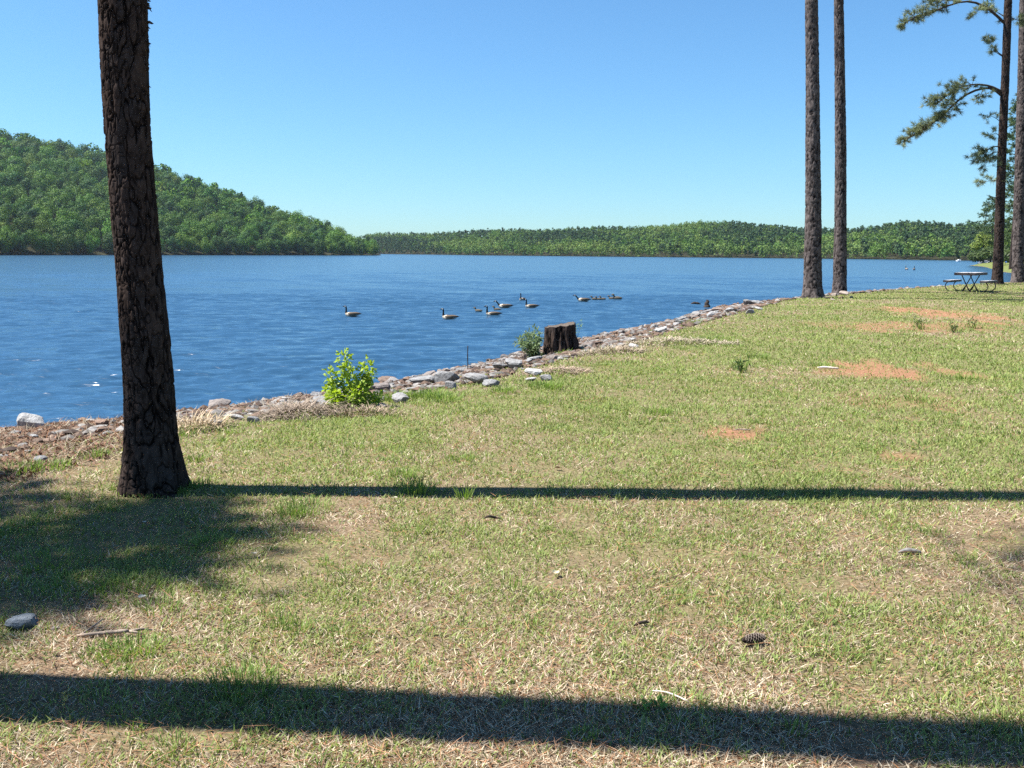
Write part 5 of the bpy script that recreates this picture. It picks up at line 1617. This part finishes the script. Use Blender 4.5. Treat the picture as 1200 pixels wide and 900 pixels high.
# pine cone
x, y, z = drop(881, 757)
cone = Acc()
cone_root = empty('pine_cone', (x, y, z + 0.03), 'dark open pine cone lying on the grass at lower right', 'pine cone', None, 0.35)
v, t = icos(3); v = v * [0.05, 0.015, 0.015]
link('core', mesh_np('core', v, None, t, [MAT['drift']], True), cone_root)
for k in range(95):
    f = k / 95; ax = -0.048 + 0.098 * f; a_ = k * 2.3999
    R_ = 0.020 * math.sin(PI * (0.12 + 0.80 * f)) ** 0.7
    o_ = np.array([0, math.cos(a_), math.sin(a_)]); tg = np.array([0, -math.sin(a_), math.cos(a_)]); fw = np.array([1.0, 0, 0])
    b_ = np.array([ax, 0, 0]) + o_ * 0.007; e_ = np.array([ax, 0, 0]) + o_ * R_ + fw * 0.010
    wd = 0.0065; th = fw * 0.0022
    vv = [b_ - tg * 0.002, b_ + tg * 0.002, e_ + tg * wd, e_ - tg * wd, e_ + o_ * 0.003 + tg * wd * .5 + th, e_ + o_ * 0.003 - tg * wd * .5 + th, e_ + tg * wd - th, e_ - tg * wd - th]
    cone.add(vv, [[0, 1, 2, 3], [3, 2, 4, 5], [0, 1, 6, 7]], None, None)
    cone.cq.append(np.array([[0.03, 0.021, 0.017], [0.16, 0.13, 0.11], [0.02, 0.014, 0.011]]))
link('scales', cone.mesh('scales', [MAT['debris']]), cone_root)

# far shore details on the right: white boat, boulders of the spit, blue tent
p = on_z(1123.5, 306.2, WATER)
bacc = Acc()
n = 15
u = np.linspace(-1, 1, n)
hw = 0.75 * np.sqrt(np.clip(1 - np.clip(u, 0, 1) ** 2.4, 0, 1)) * (0.85 + 0.15 * (u < 0)); hw[-1] = 0.02
rows = []
for k, (zz, f) in enumerate([(-0.2, 0.55), (0.25, 0.9), (0.7, 1.0), (0.72, 0.9), (0.45, 0.85)]):
    rows.append(np.stack([u * 1.9 * (0.92 + 0.08 * k / 2 if k < 3 else 1), hw * f, np.full(n, zz) + 0.18 * np.clip(u, 0, 1) ** 2 * (k > 0)], -1))
R_ = np.stack(rows); Lr = R_ * [1, -1, 1]
V = np.concatenate([R_.reshape(-1, 3), Lr.reshape(-1, 3)])
qa = grid_quads(n, 5); qb = grid_quads(n, 5)[:, ::-1] + 5 * n
deck = np.stack([4 * n + np.arange(n - 1), 4 * n + np.arange(1, n), 9 * n + np.arange(1, n), 9 * n + np.arange(n - 1)], -1)
stern = np.array([[0, n, 6 * n, 5 * n], [n, 2 * n, 7 * n, 6 * n]])
boat = tag(link('boat', mesh_np('boat', V, np.concatenate([qa, qb, deck, stern]), None, [simple_mat('white_hull', (0.8, 0.8, 0.78), 0.4, 0.4)], False), None, (p[0], p[1], WATER), (0, 0, 0.5), 0.6), 'tiny white boat on the water far behind the picnic table', 'boat')
v, t = box(0.9, 0.9, 0.5, -0.1, 0, 0.9, 0.08)
link('windscreen', mesh_np('windscreen', v, None, t, [simple_mat('white_cabin', (0.7, 0.72, 0.74), 0.3, 0.5)]), boat)
for px, py, wpx, lab in [(1152, 308.5, 9, 'largest boulder on the spit left of the arching pine'), (1159, 309, 7, 'boulder on the spit touching the arching pine trunk'), (1147, 309.8, 5, 'low boulder at the outer tip of the spit')]:
    p = on_z(px, py, WATER); s = wpx * p[1] / FPX
    put_rock(p[0], p[1], s, lab, None, None, GREY, 0.15, None, WATER + 0.1)
p = on_y(1182, 304, 205)
tent_z = max(gz(p[0], 205), WATER + 0.3)
v, t = icos(3)
v = v * [0.65, 0.65, 0.75]; v[:, 2] = np.maximum(v[:, 2], 0)
tent = tag(link('tent', mesh_np('tent', v, None, t, [simple_mat('blue_cloth', (0.05, 0.12, 0.36), 0.7, 0.2)], True), None, (p[0], 205, tent_z)), 'small blue tent on the far shore between the right hand trunks', 'tent')

# ------------------------------------------------------------------ the air over the lake
hv, ht_ = box(3000, 3000, 120.5, 0, 0, 120.5 / 2 - 10.5)
hm, hnt, hN, hL = newmat('haze')
ho = hN.new('ShaderNodeOutputMaterial'); pv_ = hN.new('ShaderNodeVolumePrincipled')
pv_.inputs['Color'].default_value = (0.86, 0.93, 1.0, 1); pv_.inputs['Density'].default_value = 0.00012; pv_.inputs['Anisotropy'].default_value = 0.75
hL.new(pv_.outputs[0], ho.inputs['Volume'])
tag(link('haze', mesh_np('haze', hv, None, ht_, [hm])), kind='stuff')

# ------------------------------------------------------------------ render settings
scene.render.engine = 'CYCLES'
scene.cycles.use_denoising = False
scene.cycles.denoiser = 'OPENIMAGEDENOISE'
scene.cycles.denoising_input_passes = 'RGB_ALBEDO_NORMAL'
scene.cycles.denoising_prefilter = 'NONE'
scene.cycles.use_adaptive_sampling = False
scene.cycles.max_bounces = 6
scene.cycles.diffuse_bounces = 3
scene.cycles.glossy_bounces = 3
scene.cycles.transmission_bounces = 3
scene.cycles.transparent_max_bounces = 4
scene.cycles.caustics_reflective = False
scene.cycles.caustics_refractive = False
scene.cycles.sample_clamp_indirect = 1.0
scene.cycles.sample_clamp_direct = 1.6
scene.view_settings.view_transform = 'Standard'
scene.view_settings.look = 'None'
scene.view_settings.exposure = 1.66
scene.view_settings.gamma = 1
scene.view_settings.use_curve_mapping = False
scene.render.film_transparent = False
